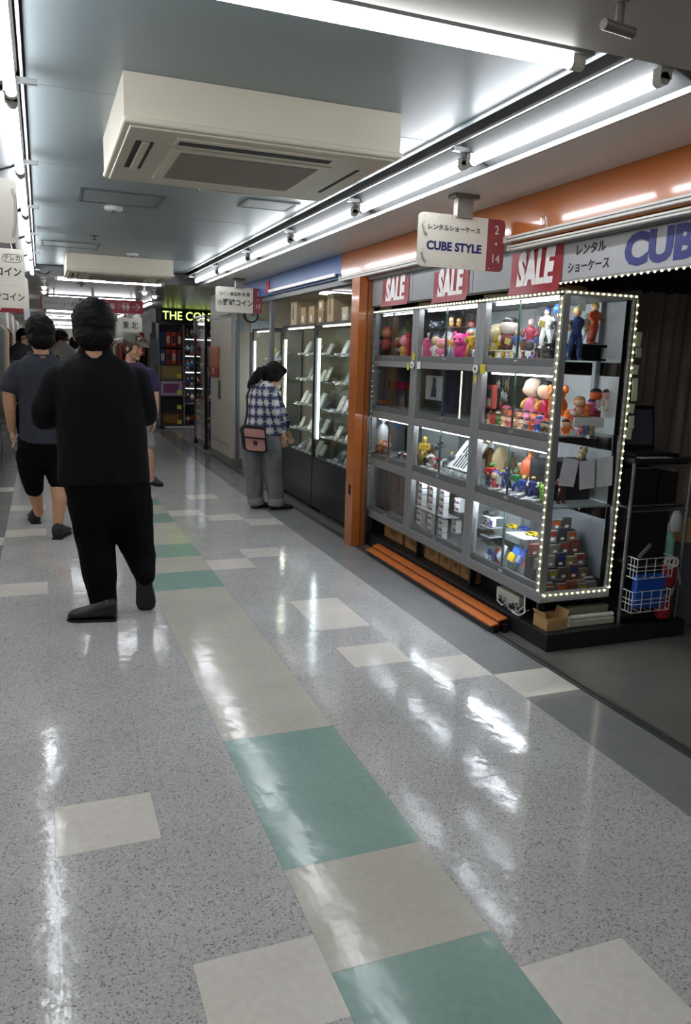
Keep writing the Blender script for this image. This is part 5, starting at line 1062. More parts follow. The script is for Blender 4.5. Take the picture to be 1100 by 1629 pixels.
# ================================================================== LEFT SIDE AND THE FAR END
struct('wall_left', MB().box(-2.76, -2.7, Y0, 8.86, 0, 2.34).box(-2.7, -.66, Y0-.06, Y0, 0, 2.34), M('#cfcac0', .6, var=.05, vs=2), 'pale walls inside the open shops along the left side')
struct('ceiling_left', MB().box(-2.76, -.66, Y0, 8.9, 2.30, 2.36), M('#cfcdc8', .6), 'ceiling inside the left shops')
struct('floor_left', MB().box(-2.76, -.66, Y0, 8.9, -.002, .001), M('#a09c94', .4, var=.08, vs=3), 'plain floor inside the left shops')
for k in range(4):  # tubes added out of view to give the corridor fill light
    for j, x in enumerate((-1.2, -2.1)):
        t = thing('fluorescent_fixture', 'added unseen fill tube in the left shops, %s row, %s from the near end' % (('front', 'rear')[j], ('first', 'second', 'third', 'fourth')[k]), 'ceiling light', (x, -1.6+3*k, 2.30), 'added fill tubes inside the left shops')
        MB().box(x-.04, x+.04, -2.2+3*k, -1.0+3*k, 2.278, 2.2995).build('reflector', M('#d8d8d6', .5), t); MB().cyl((x, -2.18+3*k, 2.262), (x, -1.02+3*k, 2.262), .016, n=10).build('tube', glow('#fbfcfb', TUBE), t)
struct('wall_left_far', MB().box(-2.2, -2.14, 8.9, 15.5, 0, 2.34).box(-.74, -.66, 15.4, 34, 0, 2.34).box(-2.2, -.7, 8.86, 8.9, 0, 2.34), M('#b0a898', .6), 'pale walls of the clothes shop and the far left side')
struct('wall_far', MB().box(-3, 3.6, 33.6, 33.7, 0, 2.34), M('#d8d2c6', .6), 'bright end of the corridor far away')
struct('wall_far_right', MB().box(2.06, 2.12, 16.4, 34, 0, 2.34).box(3.5, 3.56, 11.8, 16.4, 0, 2.34).box(2.12, 3.56, 16.36, 16.42, 0, 2.34), M('#8d8578', .6), 'walls around the crossing and the far right side')
t = hanging(-.325, 3.78, 2.20, .51, .262, 'left hanging sign cut by the picture edge nearest the camera', [('テレカ 商品券', .05, -.03, .05, .0008, .9, INK)], [], red=False)
MB().tube([(-.085, 3.77, 2.16), (-.075, 3.77, 2.12), (-.08, 3.77, 2.02), (-.09, 3.77, 1.97)], .006, 6).build('clear_tape', M('#c9c6bb', .15, trans=.3), t)
t = hanging(-.355, 6.4, 2.205, .53, .262, 'left hanging cream sign with circled words above big letters', [('コイン', .07, .155, -.035, .0018, .86, INK), ('テレカ', .048, .185, .065, .0008, .8, INK), ('商品', .048, .0, .065, .0008, .8, INK)], [], red=False)
for xc_ in (-.17, -.355):
    q = MB(); pts = [(xc_+a, 6.393, 2.139+b) for a, b in rrect(.13, .055, .026)]; q.tube(pts+[pts[0]], .0018, 5); q.build('outline', INK, t)
t = hanging(-.365, 7.7, 2.115, .56, .27, 'left hanging white sign lower and farther with black letters', [('野崎コイン', .075, .09, -.045, .0012, .86, INK), ('商品券 テレカ', .045, .1, .085, .0006, .8, INK)], [], red=False)
t = thing('fabric_sign', 'dark red sign with white script above the clothes on the left', 'sign', (-.42, 9.3, 1.9))
MB().box(-.62, -.16, 9.3, 9.33, 1.87, 2.07).build('panel', M('#7c1520', .5), t); MB().box(-.155, -.10, 9.3, 9.36, 1.80, 2.12).build('side_panel', M('#b8bcc0', .5), t)
text('Bijan', .13, (-.37, 9.298, 1.955), (1, 0, 0), (0, 0, 1), M('#d8c8c8', .5), t, 0, 1, 1, 'CENTER', shear=.35)
MB().box(-.3, -.27, 9.31, 9.33, 2.07, 2.34).box(-.52, -.49, 9.31, 9.33, 2.07, 2.34).build('hanger', STEEL, t)
def garment(x, y, z, w_, h_, col, label, ax=1, group='clothes on the left rail'):
    """a garment on a hanger; ax=1: the shoulders run along X"""
    t = thing('hanging_garment', label, 'clothes', (x, y, z), group)
    m = MB(); m.smooth = True; rings = []
    for q, s_ in ((0, .25), (.04, .75), (.1, .98), (.4, .9), (.75, .97), (1, 1.04)):
        rg = []
        for k in range(18):
            u = 2*math.pi*k/18; d = .035+.012*math.sin(5*u+3*q)
            a, b = w_/2*s_*math.cos(u), d*math.sin(u)
            rg.append((x+a, y+b, z-q*h_) if ax else (x+b, y+a, z-q*h_))
        rings.append(rg)
    m.loft(rings); m.build('cloth', M(col, .8, var=.1, vs=8), t)
    MB().tube([(x, y, z-.01), (x, y, z+.05), (x+.02, y, z+.07), (x+.025, y, z+.05)], .003, 5).build('hook', CHROME, t)
    return t
t = thing('clothes_rail', 'metal clothes rail in the left shop', 'rail', (-.6, 10.6, 0))
MB().cyl((-.58, 9.6, 1.88), (-.58, 12.2, 1.88), .014, n=8).cyl((-.58, 9.6, 0), (-.58, 9.6, 1.88), .014, n=8).cyl((-.58, 12.2, 0), (-.58, 12.2, 1.88), .014, n=8).build('frame', CHROME, t)
for k, (c, lb) in enumerate((('#5a5c58', 'grey'), ('#8a8478', 'taupe'), ('#77756c', 'olive grey'), ('#c9a888', 'beige'), ('#d8b090', 'peach'), ('#6a2a2a', 'maroon'), ('#c0b8a8', 'cream'), ('#8a6a50', 'brown'))):
    garment(-.58+.02*(k % 2), 9.75+.3*k, 1.80, .42, 1.1+.06*(k % 3), c, lb+' garment on the rail at the left behind the walkers')
# far right clothes
t = thing('clothes_rail', 'metal clothes rail along the far right wall', 'rail', (1.9, 18.5, 0))
MB().cyl((1.84, 16.5, 1.80), (1.84, 22, 1.80), .014, n=8).cyl((1.84, 16.5, 0), (1.84, 16.5, 1.80), .014, n=8).cyl((1.84, 22, 0), (1.84, 22, 1.80), .014, n=8).build('frame', CHROME, t)
for k, (c, lb) in enumerate((('#1c1c20', 'black'), ('#16161a', 'jet black'), ('#8a1c24', 'red'), ('#b8482c', 'rust orange'), ('#2c3048', 'navy'), ('#505038', 'olive'), ('#c0a078', 'tan'), ('#30284a', 'violet'), ('#b06a38', 'orange brown'))):
    garment(1.84, 16.7+.55*k, 1.72, .44, 1.15, c, lb+' garment on the rail along the far right wall', group='clothes on the far right rail')
p0, p1 = on(1, 14.2, 192, 505), on(1, 14.2, 222, 525)
hanging((p0.x+p1.x)/2, 14.2, p0.z+.01, .40, .245, 'small cream sign with two black characters near the crossing', [('東 北', .13, 0, -.02, .002, .85, INK)], [], red=False)
# red direction sign
t = thing('direction_sign', 'long red direction sign with white arrow and white left end below the far ceiling', 'sign', (.72, 12, 2.34))
MB().prism(rrect(1.40, .185, .03), lambda a, b, s_: (.715+a, s_, 2.135+b), 11.985, 12.015).build('panel', M('#b02a38', .45), t)
MB().prism(rrect(.49, .165, .02), lambda a, b, s_: (.285+a, s_, 2.135+b), 11.981, 11.985).build('white_panel', M('#c4c5c8', .4), t)
text('ブロードウェイ通り', .058, (.285, 11.979, 2.13), (1, 0, 0), (0, 0, 1), M('#55555c', .5), t, 0, .88, 1, 'CENTER')
WI = M('#e6dcdc', .5)
ar = MB(); ar.box(1.26, 1.36, 11.979, 11.984, 2.128, 2.14)
for s in (1, -1): ar.obox((1.345, 11.9815, 2.134+s*.024), (.07, .005, .012), Matrix.Rotation(s*.75, 3, 'Y'))
ar.build('arrow', WI, t)
def icon(x, skirt):
    m = MB(); m.cyl((x, 11.979, 2.175), (x, 11.984, 2.175), .012, n=10)
    m.prism([(-.02, .158-.135+.0), (.02, .158-.135), (.026 if skirt else .018, -.02), (.01, -.02), (.008, -.055), (-.008, -.055), (-.01, -.02), (-.026 if skirt else -.018, -.02)], lambda a, b, s_: (x+a, s_, 2.135+b), 11.979, 11.984); m.build('pictogram', WI, t)
icon(1.14, False); icon(1.20, True); icon(.72, False)
MB().box(1.168, 1.172, 11.979, 11.984, 2.08, 2.19).build('pictogram', WI, t)
m = MB()
for x, z, w_, h_ in ((.955, 2.165, .025, .025), (.985, 2.165, .025, .025), (.955, 2.115, .055, .05), (.94, 2.14, .09, .006)): m.box(x, x+w_, 11.979, 11.984, z-.02, z+h_-.02)
m.build('pictogram', WI, t)
for k, x in enumerate((.585, .86, 1.06)):
    for j in range(4): MB().box(x, x+(.06, .05, .055, .03)[j], 11.979, 11.984, 2.19-.03*j, 2.196-.03*j).build('small_print', M('#d8a8ac', .5), t)
for x in (.2, 1.25): MB().cyl((x, 12, 2.225), (x, 12, 2.34), .008, n=6).build('hanger', STEEL, t)
t = thing('dome_camera', 'white dome camera below the red direction sign', 'camera', (.73, 11.6, 2.34)); p = on(1, 11.6, 148, 476)
MB().cyl((p.x, 11.6, 2.34), (p.x, 11.6, p.z+.03), .02, n=8).lathe([(.07, .035), (.075, .02), (.075, -.01), (.06, -.015)], (p.x, 11.6, p.z), 16).build('housing', M('#c9c9c4', .4), t); MB().ell((p.x, 11.6, p.z-.015), (.055, .055, .05), 12, 8).build('dome', M('#2a2a2c', .1), t)
for k, (y, w_) in enumerate(((13.3, 0), (18.2, 0), (22.0, 0), (27, 0), (31.5, 0))):
    cross_fixture(.15, 1.45, y, 2.30, '%s bright cross tube along the far corridor' % ('first', 'second', 'third', 'fourth', 'fifth')[k], TUBEF, base=2.34)
    for s, x in (('left', -.25), ('right', 1.75)): 
        t = thing('fluorescent_fixture', '%s far tube fixture beside the %s cross tube' % (s, ('first', 'second', 'third', 'fourth', 'fifth')[k]), 'ceiling light', (x, y+1, 2.34)); MB().box(x-.03, x+.03, y+.4, y+1.6, 2.318, 2.34).build('reflector', REFL, t); MB().cyl((x, y+.42, 2.30), (x, y+1.58, 2.30), .016, n=8).build('tube', TUBEF, t)
# ------------------------------------------------------------------ figure shop at the crossing
fs = thing('goods_shelf', 'crowded shelf of boxed figures below the green neon sign', 'shelf', (2.8, 16.1, 0))
for x in (2.17, 2.66, 3.42): MB().box(x-.015, x+.015, 15.95, 16.33, .05, 2.06).build('upright', M('#8a8c90', .4, .3), fs)
for z in (.06, .5, .83, 1.15, 1.47, 1.80): MB().box(2.675, 3.40, 15.97, 16.33, z-.012, z).build('shelf_board', M('#a8acb0', .3), fs)
for z in (.06, .36, .66, .98, 1.28, 1.62): MB().box(2.185, 2.645, 15.97, 16.33, z-.012, z).build('shelf_board', M('#5a5c60', .4), fs)
MB().box(2.17, 3.42, 16.325, 16.335, .05, 2.06).build('back_panel', M('#3a3a40', .6), fs)
for z in (.80, 1.12, 1.44, 1.77): MB().box(2.70, 3.38, 15.985, 15.998, z, z+.012).build('shelf_light', glow('#f4f6ff', 7), fs)
t = thing('neon_sign', 'dark sign with glowing yellow-green letters over the figure shelf', 'sign', (2.5, 15.6, 2.05))
MB().box(2.17, 3.45, 15.6, 15.66, 2.08, 2.335).build('panel', M('#15181a', .3), t)
text('THE CONVE', .225, (2.20, 15.597, 2.20), (1, 0, 0), (0, 0, 1), glow('#dcff6a', 3), t, 0, .92, 1)
for x in (2.3, 3.3): MB().box(x-.02, x+.02, 15.66, 15.97, 2.2, 2.22).build('arm', DARK, t)
for k, (z, h_, c1, c2, lb) in enumerate(((.062, .27, '#5a3a20', '#8a6030', 'brown'), (.362, .27, '#141418', '#24242c', 'black'), (.662, .29, '#b8a8b8', '#8a4a80', 'lilac printed'), (.982, .27, '#8a7858', '#a88850', 'tan printed'))):
    t = thing('figure_box', lb+' figure box in the left stack under the neon sign', 'box', (2.41, 16.1, z), 'figure boxes under the neon sign')
    MB().box(2.20, 2.63, 15.98, 16.25, z, z+h_).build('carton', T(c1), t); MB().box(2.25, 2.56, 15.978, 15.98, z+.05, z+h_-.06).build('print', T(c2), t); MB().box(2.52, 2.61, 15.976, 15.979, z+.03, z+.11).build('price_tag', M('#d8dc50', .5), t)
for k, (x, c, lb) in enumerate(((2.25, '#2a4a90', 'blue'), (2.36, '#b83a28', 'red'), (2.47, '#c84a30', 'orange-red'), (2.58, '#8a2038', 'crimson'))):
    for j, z in enumerate((1.29, 1.63)):
        t = thing('figure_box', '%s hanging figure pack in the %s row under the neon sign' % (lb, ('lower', 'upper')[j]), 'box', (x, 16.1, z), 'figure packs under the neon sign')
        MB().box(x-.045, x+.045, 16.0, 16.05, z, z+.28).build('card', T(c), t); MB().box(x-.03, x+.03, 15.985, 16.0, z+.06, z+.2).build('blister', T(('#d0b8a0', '#404858')[(k+j) % 2], .2), t)
random.seed(31)
fc = ['#e0d0c0', '#c84a78', '#2e4a98', '#b83028', '#d8dce0', '#28282c', '#d0a040', '#58a0a8']
for li, z in enumerate((.06, .5, .83, 1.15, 1.47, 1.80)):
    for k in range(7):
        c = fc[(k*3+li*5) % 8]; x = 2.747+.098*k
        toy('hero', [c, fc[(k+li+1) % 8], c, '#e4c4a8', fc[(k*2+li+3) % 8]], Vector((x, 16.05+.05*(k % 2), z)), (.2 if li else .21), 'figure, %s from left on the %s shelf under the neon sign' % (('first', 'second', 'third', 'fourth', 'fifth', 'sixth', 'seventh')[k], ('lowest', 'second', 'third', 'fourth', 'fifth', 'top')[li]), 'toy figure', rot=0, group='figures under the neon sign', width=1.1)
# posters left of the figure shelf
for k, (px_, py_, w_, h_, c, lb) in enumerate(((233, 515, .2, .35, '#c8ccd0', 'white'), (243, 500, .12, .3, '#d8dcd8', 'pale narrow'), (247, 560, .14, .5, '#6a7078', 'grey'), (226, 545, .1, .5, '#b02838', 'red'))):
    p = on(1, 15.9+.05*k, px_, py_); tag(MB().box(p.x-w_/2, p.x+w_/2, 15.9+.05*k, 15.91+.05*k, p.z-h_/2, p.z+h_/2).cyl((p.x, 15.905+.05*k, p.z+h_/2), (p.x, 15.905+.05*k, 2.34), .004, n=5).build('hanging_banner', M(c, .5, var=.15, vs=8)), lb+' banner hanging left of the figure shelf', 'banner')
# wheeled glass case with black posts
t = thing('glass_cart', 'tall wheeled glass case with black posts before the pillar', 'display case', (2.6, 12.9, 0))
for x in (2.40, 2.78):
    for y in (12.35, 13.25): MB().box(x-.02, x+.02, y-.02, y+.02, .08, 2.07).build('post', BLACKP, t); MB().cyl((x, y-.015, .04), (x, y+.015, .04), .04, n=12).build('caster', DARK, t)
for z in (.12, .55, .95, 1.35, 1.75): MB().box(2.40, 2.78, 12.35, 13.25, z, z+.012).build('shelf', M('#8a9094', .3), t)
MB().box(2.385, 2.389, 12.37, 13.23, .13, 2.05).build('glass_pane', CLEAR, t); MB().box(2.38, 2.80, 12.33, 13.27, 2.07, 2.10).build('top_panel', STEEL, t)
random.seed(17)
for z in (.132, .562, .962, 1.362):
    for k in range(4): carton('toy_carton', (2.52, 12.47+.2*k, z), (.12, .14, .2+.05*(k % 2)), T(('#8a2028', '#3a4a70', '#b8b0a8', '#c05838')[(k+int(z*10)) % 4]), '%s carton from the near end on the %s shelf of the wheeled case' % (('first', 'second', 'third', 'fourth')[k], {.132: 'lowest', .562: 'second', .962: 'third', 1.362: 'top'}[z]), group='cartons in the wheeled case')
# ================================================================== PEOPLE
def fuse(mb, name, mat, parent, voxel=.008, smooth=4, fold=0.0, ff=9.0, stretch=(1, 1, .45)):
    me = mb.mesh('tmp_fuse', mat); o = bpy.data.objects.new('tmp_fuse', me); COL.objects.link(o)
    r = o.modifiers.new('r', 'REMESH'); r.mode = 'VOXEL'; r.voxel_size = voxel
    s_ = o.modifiers.new('s', 'SMOOTH'); s_.factor = .5; s_.iterations = smooth
    bpy.context.view_layer.update()
    m2 = bpy.data.meshes.new_from_object(o.evaluated_get(bpy.context.evaluated_depsgraph_get()))
    bpy.data.objects.remove(o); bpy.data.meshes.remove(me); m2.name = name
    if fold:
        st = Vector(stretch); nn = [v.normal.copy() for v in m2.vertices]
        for v, n in zip(m2.vertices, nn):
            q = Vector((v.co.x*st.x, v.co.y*st.y, v.co.z*st.z))*ff; a = noise.noise(q)+.5*noise.noise(q*2.1)
            v.co += n*(fold*a)
    m2.materials.clear(); m2.materials.append(mat)
    m2.polygons.foreach_set('use_smooth', [True]*len(m2.polygons))
    return link(bpy.data.objects.new(name, m2), parent)
def ring(c, rx, ry, n=22, e=2.5, yaw=0.0):
    out = []
    for k in range(n):
        u = 2*math.pi*k/n; cu, su = math.cos(u), math.sin(u)
        a = math.copysign(abs(cu)**(2/e), cu)*rx; b = math.copysign(abs(su)**(2/e), su)*ry
        out.append(c+Vector((a*math.cos(yaw)-b*math.sin(yaw), a*math.sin(yaw)+b*math.cos(yaw), 0)))
    return out
def trace(mb, y, rows, yaw=0.0, shrink=0.0, e=2.3):
    """rows: (left px, right px, py, depth half-width, y offset)"""
    rg = []
    for pl, pr, py_, ry, dy in rows:
        a, b = on(1, y+dy, pl, py_), on(1, y+dy, pr, py_); c = (a+b)/2
        rg.append(ring(c, max(.01, abs(b.x-a.x)/2-shrink), max(.01, ry-shrink), yaw=yaw, e=e))
    mb.loft(rg)
def limb(mb, y, pts, shrink=0.0, n=14):
    """pts: (px, py, dy, radius in px)"""
    P_ = [on(1, y+dy, a, b) for a, b, dy, r in pts]; R_ = [max(.008, r/ppm(p)-shrink) for p, (a, b, dy, r) in zip(P_, pts)]
    Q, S = [], []
    for i in range(len(P_)-1):
        for k in range(4): f = k/4; Q.append(P_[i].lerp(P_[i+1], f)); S.append(R_[i]*(1-f)+R_[i+1]*f)
    Q.append(P_[-1]); S.append(R_[-1]); mb.tube(Q, S, n)
    mb.ell(Q[0], (S[0],)*3, 12, 8); mb.ell(Q[-1], (S[-1],)*3, 12, 8)
    return P_
def basis(fwd, up=(0, 0, 1)):
    f = Vector(fwd).normalized(); u = Vector(up); u = (u-f*u.dot(f)).normalized(); r = f.cross(u)
    return Matrix((r, f, u)).transposed()
def head(mb, c, R, s=1.0):
    E_ = lambda o, r, nu=16, nv=10: mb.ell(c+R@(Vector(o)*s), tuple(k*s for k in r), nu, nv, R)
    E_((0, -.012, .03), (.077, .097, .100)); E_((0, .028, -.045), (.058, .064, .074)); E_((0, .086, -.012), (.013, .026, .028)); E_((0, .070, -.098), (.026, .022, .018)); E_((0, .078, .028), (.05, .022, .012))
    for q in (-1, 1): E_((q*.078, -.008, -.012), (.012, .024, .034)); E_((q*.04, .058, -.035), (.024, .026, .022))
    E_((0, .086, -.058), (.022, .012, .007)); E_((0, .085, -.069), (.02, .012, .007))
    mb.tube([c+R@Vector((0, -.02, -.05))*s, c+R@Vector((0, -.022, -.11))*s, c+R@Vector((0, -.018, -.165))*s], [.05*s, .05*s, .054*s], 14)
def face(parent, c, R, s=1.0, hairc='#16120f'):
    ey = MB(); ey.smooth = True; br = MB(); lp = MB(); lp.smooth = True
    pu = MB(); pu.smooth = True
    for q in (-1, 1):
        ey.ell(c+R@Vector((q*.032, .080, .004))*s, (.013*s, .008*s, .007*s), 10, 6, R); pu.ell(c+R@Vector((q*.032, .086, .004))*s, (.0055*s, .004*s, .0055*s), 8, 6, R)
        br.obox(c+R@Vector((q*.033, .090, .030))*s, (.034*s, .006*s, .007*s), R@Matrix.Rotation(-q*.12, 3, 'Y'))
    lp.ell(c+R@Vector((0, .094, -.063))*s, (.021*s, .006*s, .007*s), 10, 6, R)
    e_ = ey.build('eyes', M('#d8d4cc', .3), parent); pu.build('pupils', M('#1c1410', .2), e_); br.build('eyebrows', M(hairc, .7), parent); lp.build('mouth', M('#9a5a50', .5), parent)
def hairdo(parent, c, R, s, mat, extra=(), w=1.0, fold=.004):
    h = MB(); E_ = lambda o, r: h.ell(c+R@(Vector(o)*s), (r[0]*s*w, r[1]*s, r[2]*s), 18, 12, R)
    E_((0, -.026, .045), (.090, .100, .105)); E_((0, -.055, -.02), (.080, .062, .075)); E_((0, .045, .095), (.066, .05, .045))
    for q in (-1, 1): E_((q*.066, -.015, .01), (.024, .055, .062))
    for o, r in extra: E_(o, r)
    return fuse(h, 'hair', mat, parent, .007, 2, fold, 45, (1, 1, 1))
def hand(mb, w_, d, palm, s=1.0):
    """wrist point, finger direction, palm normal: palm, four bent fingers and a thumb"""
    d = Vector(d).normalized(); n = Vector(palm); n = (n-d*n.dot(d)).normalized(); a = d.cross(n); w_ = Vector(w_)
    mb.ell(w_+d*.05*s, (.044*s, .05*s, .018*s), 12, 8, Matrix((a, d, n)).transposed())
    for k, (o, L) in enumerate(((-.034, .06), (-.0115, .072), (.0115, .076), (.034, .068))):
        b = w_+d*.085*s+a*o*s; mb.tube([b, b+d*L*.5*s+n*.004*s, b+d*L*.82*s+n*.016*s, b+d*L*.95*s+n*.03*s], [.0095*s, .0088*s, .008*s, .0065*s], 8)
    b = w_+d*.03*s+a*.036*s; mb.tube([b, b+a*.024*s+d*.022*s+n*.006*s, b+a*.03*s+d*.05*s+n*.016*s], [.012*s, .0105*s, .008*s], 8)
def shoe(parent, heel, fwd, up, L, w_, h_, mat, sole=None, name='shoe'):
    f = Vector(fwd).normalized(); u = Vector(up); u = (u-f*u.dot(f)).normalized(); r = f.cross(u); heel = Vector(heel); rings = []
    for t_, ww, hh in ((0, .62, .82), (.05, .76, .95), (.22, .8, 1.0), (.42, .84, .80), (.6, .96, .58), (.8, 1.0, .46), (.94, .8, .36), (1.0, .45, .24)):
        q = []
        for k in range(14):
            a = 2*math.pi*k/14; x, z = math.cos(a)*w_/2*ww, math.sin(a); z = (z*.5+.5)*h_*hh if z > 0 else .5*h_*hh*(1+z) if z > -.6 else 0.0
            q.append(heel+f*(t_*L)+r*x+u*(z+.012))
        rings.append(q)
    m = MB(); m.smooth = True; m.loft(rings); o = m.build(name, mat, parent)
    s2 = MB(); pr = [(0, -.6), (.06, -.78), (.3, -.78), (.5, -.85), (.75, -1), (.92, -.85), (1.02, -.35), (1.02, .35), (.92, .85), (.75, 1), (.5, .85), (.3, .78), (.06, .78), (0, .6)]
    s2.prism(pr, lambda a, b, t_: heel+f*(a*L)+r*(b*w_/2)+u*t_, 0, .014); s2.build('sole', sole or M('#1a1a1b', .6), o)
    return o
SKIN = M('#b98a6c', .5, var=.06, vs=20); SKIN2 = M('#c99a80', .5, var=.06, vs=20); HAIRB = M('#060505', .6, var=.2, vs=60, bump=.2, bs=220, spec=.18)
BLACKJ = M('#0b0c10', .8, var=.15, vs=14, bump=.25, bs=300, spec=.15); BLACKT = M('#060608', .85, var=.1, vs=14, bump=.25, bs=300, spec=.12); SHOEB = M('#0d0d10', .35, bump=.1, bs=60)
def vis(px_, py_, y): return on(1, y, px_, py_)
# ---- man in black walking away
y = 4.50
t = thing('person', 'heavyset man in black jacket and trousers walking away, one heel raised', 'person', (on(1, y, 160, 980).x, y, 0))
B = MB(); c = vis(149, 529, y); R = basis((.02, 1, -.12)); head(B, c, R, 1.2)
jr = [(128, 176, 556, .075, 0), (120, 184, 564, .09, 0), (102, 204, 575, .115, 0), (90, 216, 588, .14, 0), (84, 224, 610, .16, 0), (86, 228, 645, .165, 0), (90, 234, 690, .17, 0), (90, 238, 730, .165, 0), (89, 240, 766, .16, 0)]
trace(B, y, [(a+8, b-8, p_, r-.02, d) for a, b, p_, r, d in jr[1:]])
la = [(94, 604, .02, 24), (74, 648, .03, 22), (72, 664, .08, 21), (92, 664, .26, 15), (112, 655, .33, 12)]; ra = [(216, 606, .02, 24), (229, 645, .03, 21), (231, 658, .08, 20), (206, 660, .27, 15), (186, 652, .34, 12)]
limb(B, y, la, .022); limb(B, y, ra, .022)
ll = [(144, 800, 0, 36), (150, 850, .0, 30), (158, 900, -.02, 27), (166, 958, -.04, 21)]; rl = [(206, 800, 0, 36), (214, 850, .03, 31), (224, 885, .04, 24), (229, 914, -.07, 18)]
limb(B, y, ll, .03); limb(B, y, rl, .03)
for q in ((112, 655, .33), (186, 652, .34)): hand(B, on(1, y+q[2], q[0], q[1]), (1 if q[0] < 150 else -1, .35, .1), (0, 1, .2))
fuse(B, 'body', SKIN, t, .008, 3)
J = MB(); trace(J, y, jr); limb(J, y, la[:-1]); limb(J, y, ra[:-1]); fuse(J, 'jacket', BLACKJ, t, .009, 6, .010, 9)
Cc = MB(); trace(Cc, y, [(121, 183, 569, .095, 0), (124, 180, 560, .088, .0), (126, 178, 552, .082, .0), (128, 176, 549, .076, 0)]); fuse(Cc, 'collar', BLACKJ, t, .008, 2)
TR = MB(); trace(TR, y, [(98, 236, 748, .14, 0), (103, 240, 775, .15, 0), (110, 240, 800, .15, 0), (122, 232, 822, .12, 0), (140, 215, 836, .07, 0)]); limb(TR, y, ll); limb(TR, y, rl); fuse(TR, 'trousers', BLACKT, t, .009, 5, .010, 10)
hairdo(t, c, R, 1.2, HAIRB, (), 1.06, .005); face(t, c, R, 1.2)
h = on(2, 0, 186, 986); shoe(t, (h.x, h.y, 0.0), (-1, .25, 0), (0, 0, 1), .265, .108, .125, SHOEB)
h = vis(229, 926, y-.06); shoe(t, h+Vector((0, .03, .02)), (.10, .22, -1), (.12, 1, .25), .225, .115, .095, SHOEB)
# ---- man in dark tee and shorts
y = 6.75
t = thing('person', 'man in charcoal t-shirt and black shorts walking away on the left', 'person', (on(1, y, 65, 850).x, y, 0))
B = MB(); c = vis(64, 536, y); R = basis((-.12, 1, -.12)); head(B, c, R, 1.16)
tr = [(48, 82, 562, .07, 0), (38, 92, 567, .10, 0), (28, 103, 577, .13, 0), (24, 107, 595, .145, 0), (28, 106, 630, .14, 0), (31, 104, 670, .14, 0), (30, 105, 704, .145, 0)]
trace(B, y, [(a+4, b-4, p_, r-.015, d) for a, b, p_, r, d in tr])
la = [(27, 586, 0, 11.5), (14, 622, 0, 10.5), (16, 650, .0, 9.5), (19, 682, .04, 6.5)]; ra = [(103, 586, 0, 11.5), (114, 622, .02, 10.5), (112, 652, .06, 9), (108, 682, .1, 6.5)]
limb(B, y, la); limb(B, y, ra)
ll = [(48, 725, 0, 20), (52, 768, .06, 13.5), (57, 790, .14, 10.5), (62, 815, .22, 7.5)]; rl = [(86, 725, 0, 20), (93, 770, -.06, 13.5), (95, 795, -.14, 11.5), (92, 832, -.2, 8)]
limb(B, y, ll); limb(B, y, rl)
hw = on(1, y+.04, 19, 684); hand(B, hw, (.05, .1, -1), (1, .2, 0), 1.05); hand(B, on(1, y+.1, 108, 684), (-.05, .2, -1), (-1, .2, 0), 1.05)
fuse(B, 'body', SKIN, t, .0062, 3)
TEE = M('#2b2f3a', .85, var=.12, vs=14, bump=.2, bs=250)
J = MB(); trace(J, y, tr); limb(J, y, [(29, 586, 0, 13), (21, 600, 0, 14.5), (16, 615, 0, 15)]); limb(J, y, [(101, 586, 0, 13), (108, 600, 0, 14.5), (113, 615, .02, 15)]); fuse(J, 'tshirt', TEE, t, .009, 5, .007, 9)
m = MB(); m.smooth = True; m.torus(vis(65, 563, y)+Vector((0, 0, .0)), .092, .012, (0, -.15, 1), 22, 8); m.build('neckband', TEE, t)
TR = MB(); trace(TR, y, [(29, 103, 696, .135, 0), (27, 105, 714, .145, 0), (32, 102, 732, .13, 0), (46, 90, 744, .08, 0)]); limb(TR, y, [(48, 726, 0, 22), (51, 755, .03, 19), (54, 776, .07, 15)]); limb(TR, y, [(87, 726, 0, 22), (91, 750, -.03, 19), (94, 770, -.07, 15)]); fuse(TR, 'shorts', BLACKT, t, .009, 4, .007, 10)
hairdo(t, c, R, 1.18, HAIRB, (), 1.08, .006); face(t, c, R, 1.16)
for (a, b), yy in (((60, 833), 0), ((92, 858), 0)):
    h = on(2, 0, a, b); shoe(t, (h.x-.01, h.y-.02, 0), (-.1 if a < 80 else .35, 1, 0), (0, 0, 1), .27, .11, .125, M('#1a1a1f', .6))
tag(MB().obox(hw+Vector((.02, -.01, -.085)), (.012, .06, .11), Matrix.Rotation(.4, 3, 'Y')).build('cigarette_pack', M('#c9ccd0', .25, .4)), 'small silver object held in the hand of the man in charcoal', 'pack')
# ---- man with cap in purple, walking towards the camera
y = 8.9
t = thing('person', 'man in grey cap and purple t-shirt walking towards the camera', 'person', (on(1, y, 218, 770).x, y, 0))
B = MB(); c = vis(213, 553, y); R = basis((.62, -.72, -.2)); head(B, c, R, 1.05)
tr = [(206, 226, 577, .06, 0), (200, 232, 581, .085, 0), (192, 240, 588, .11, 0), (190, 243, 605, .125, 0), (193, 241, 640, .12, 0), (194, 240, 672, .12, 0)]
trace(B, y, [(a+3, b-3, p_, r-.015, d) for a, b, p_, r, d in tr])
ra = [(238, 594, 0, 8), (246, 622, -.02, 7), (247, 645, -.05, 6), (246, 664, -.1, 5)]; la = [(195, 594, 0, 8), (186, 622, .02, 7), (186, 645, -.02, 6), (189, 664, -.08, 5)]
limb(B, y, ra); limb(B, y, la)
ll = [(208, 690, 0, 13), (206, 725, .05, 9), (204, 768, .15, 5.5)]; rl = [(229, 690, 0, 13), (236, 725, -.08, 9), (240, 762, -.1, 5.5)]
limb(B, y, ll); limb(B, y, rl)
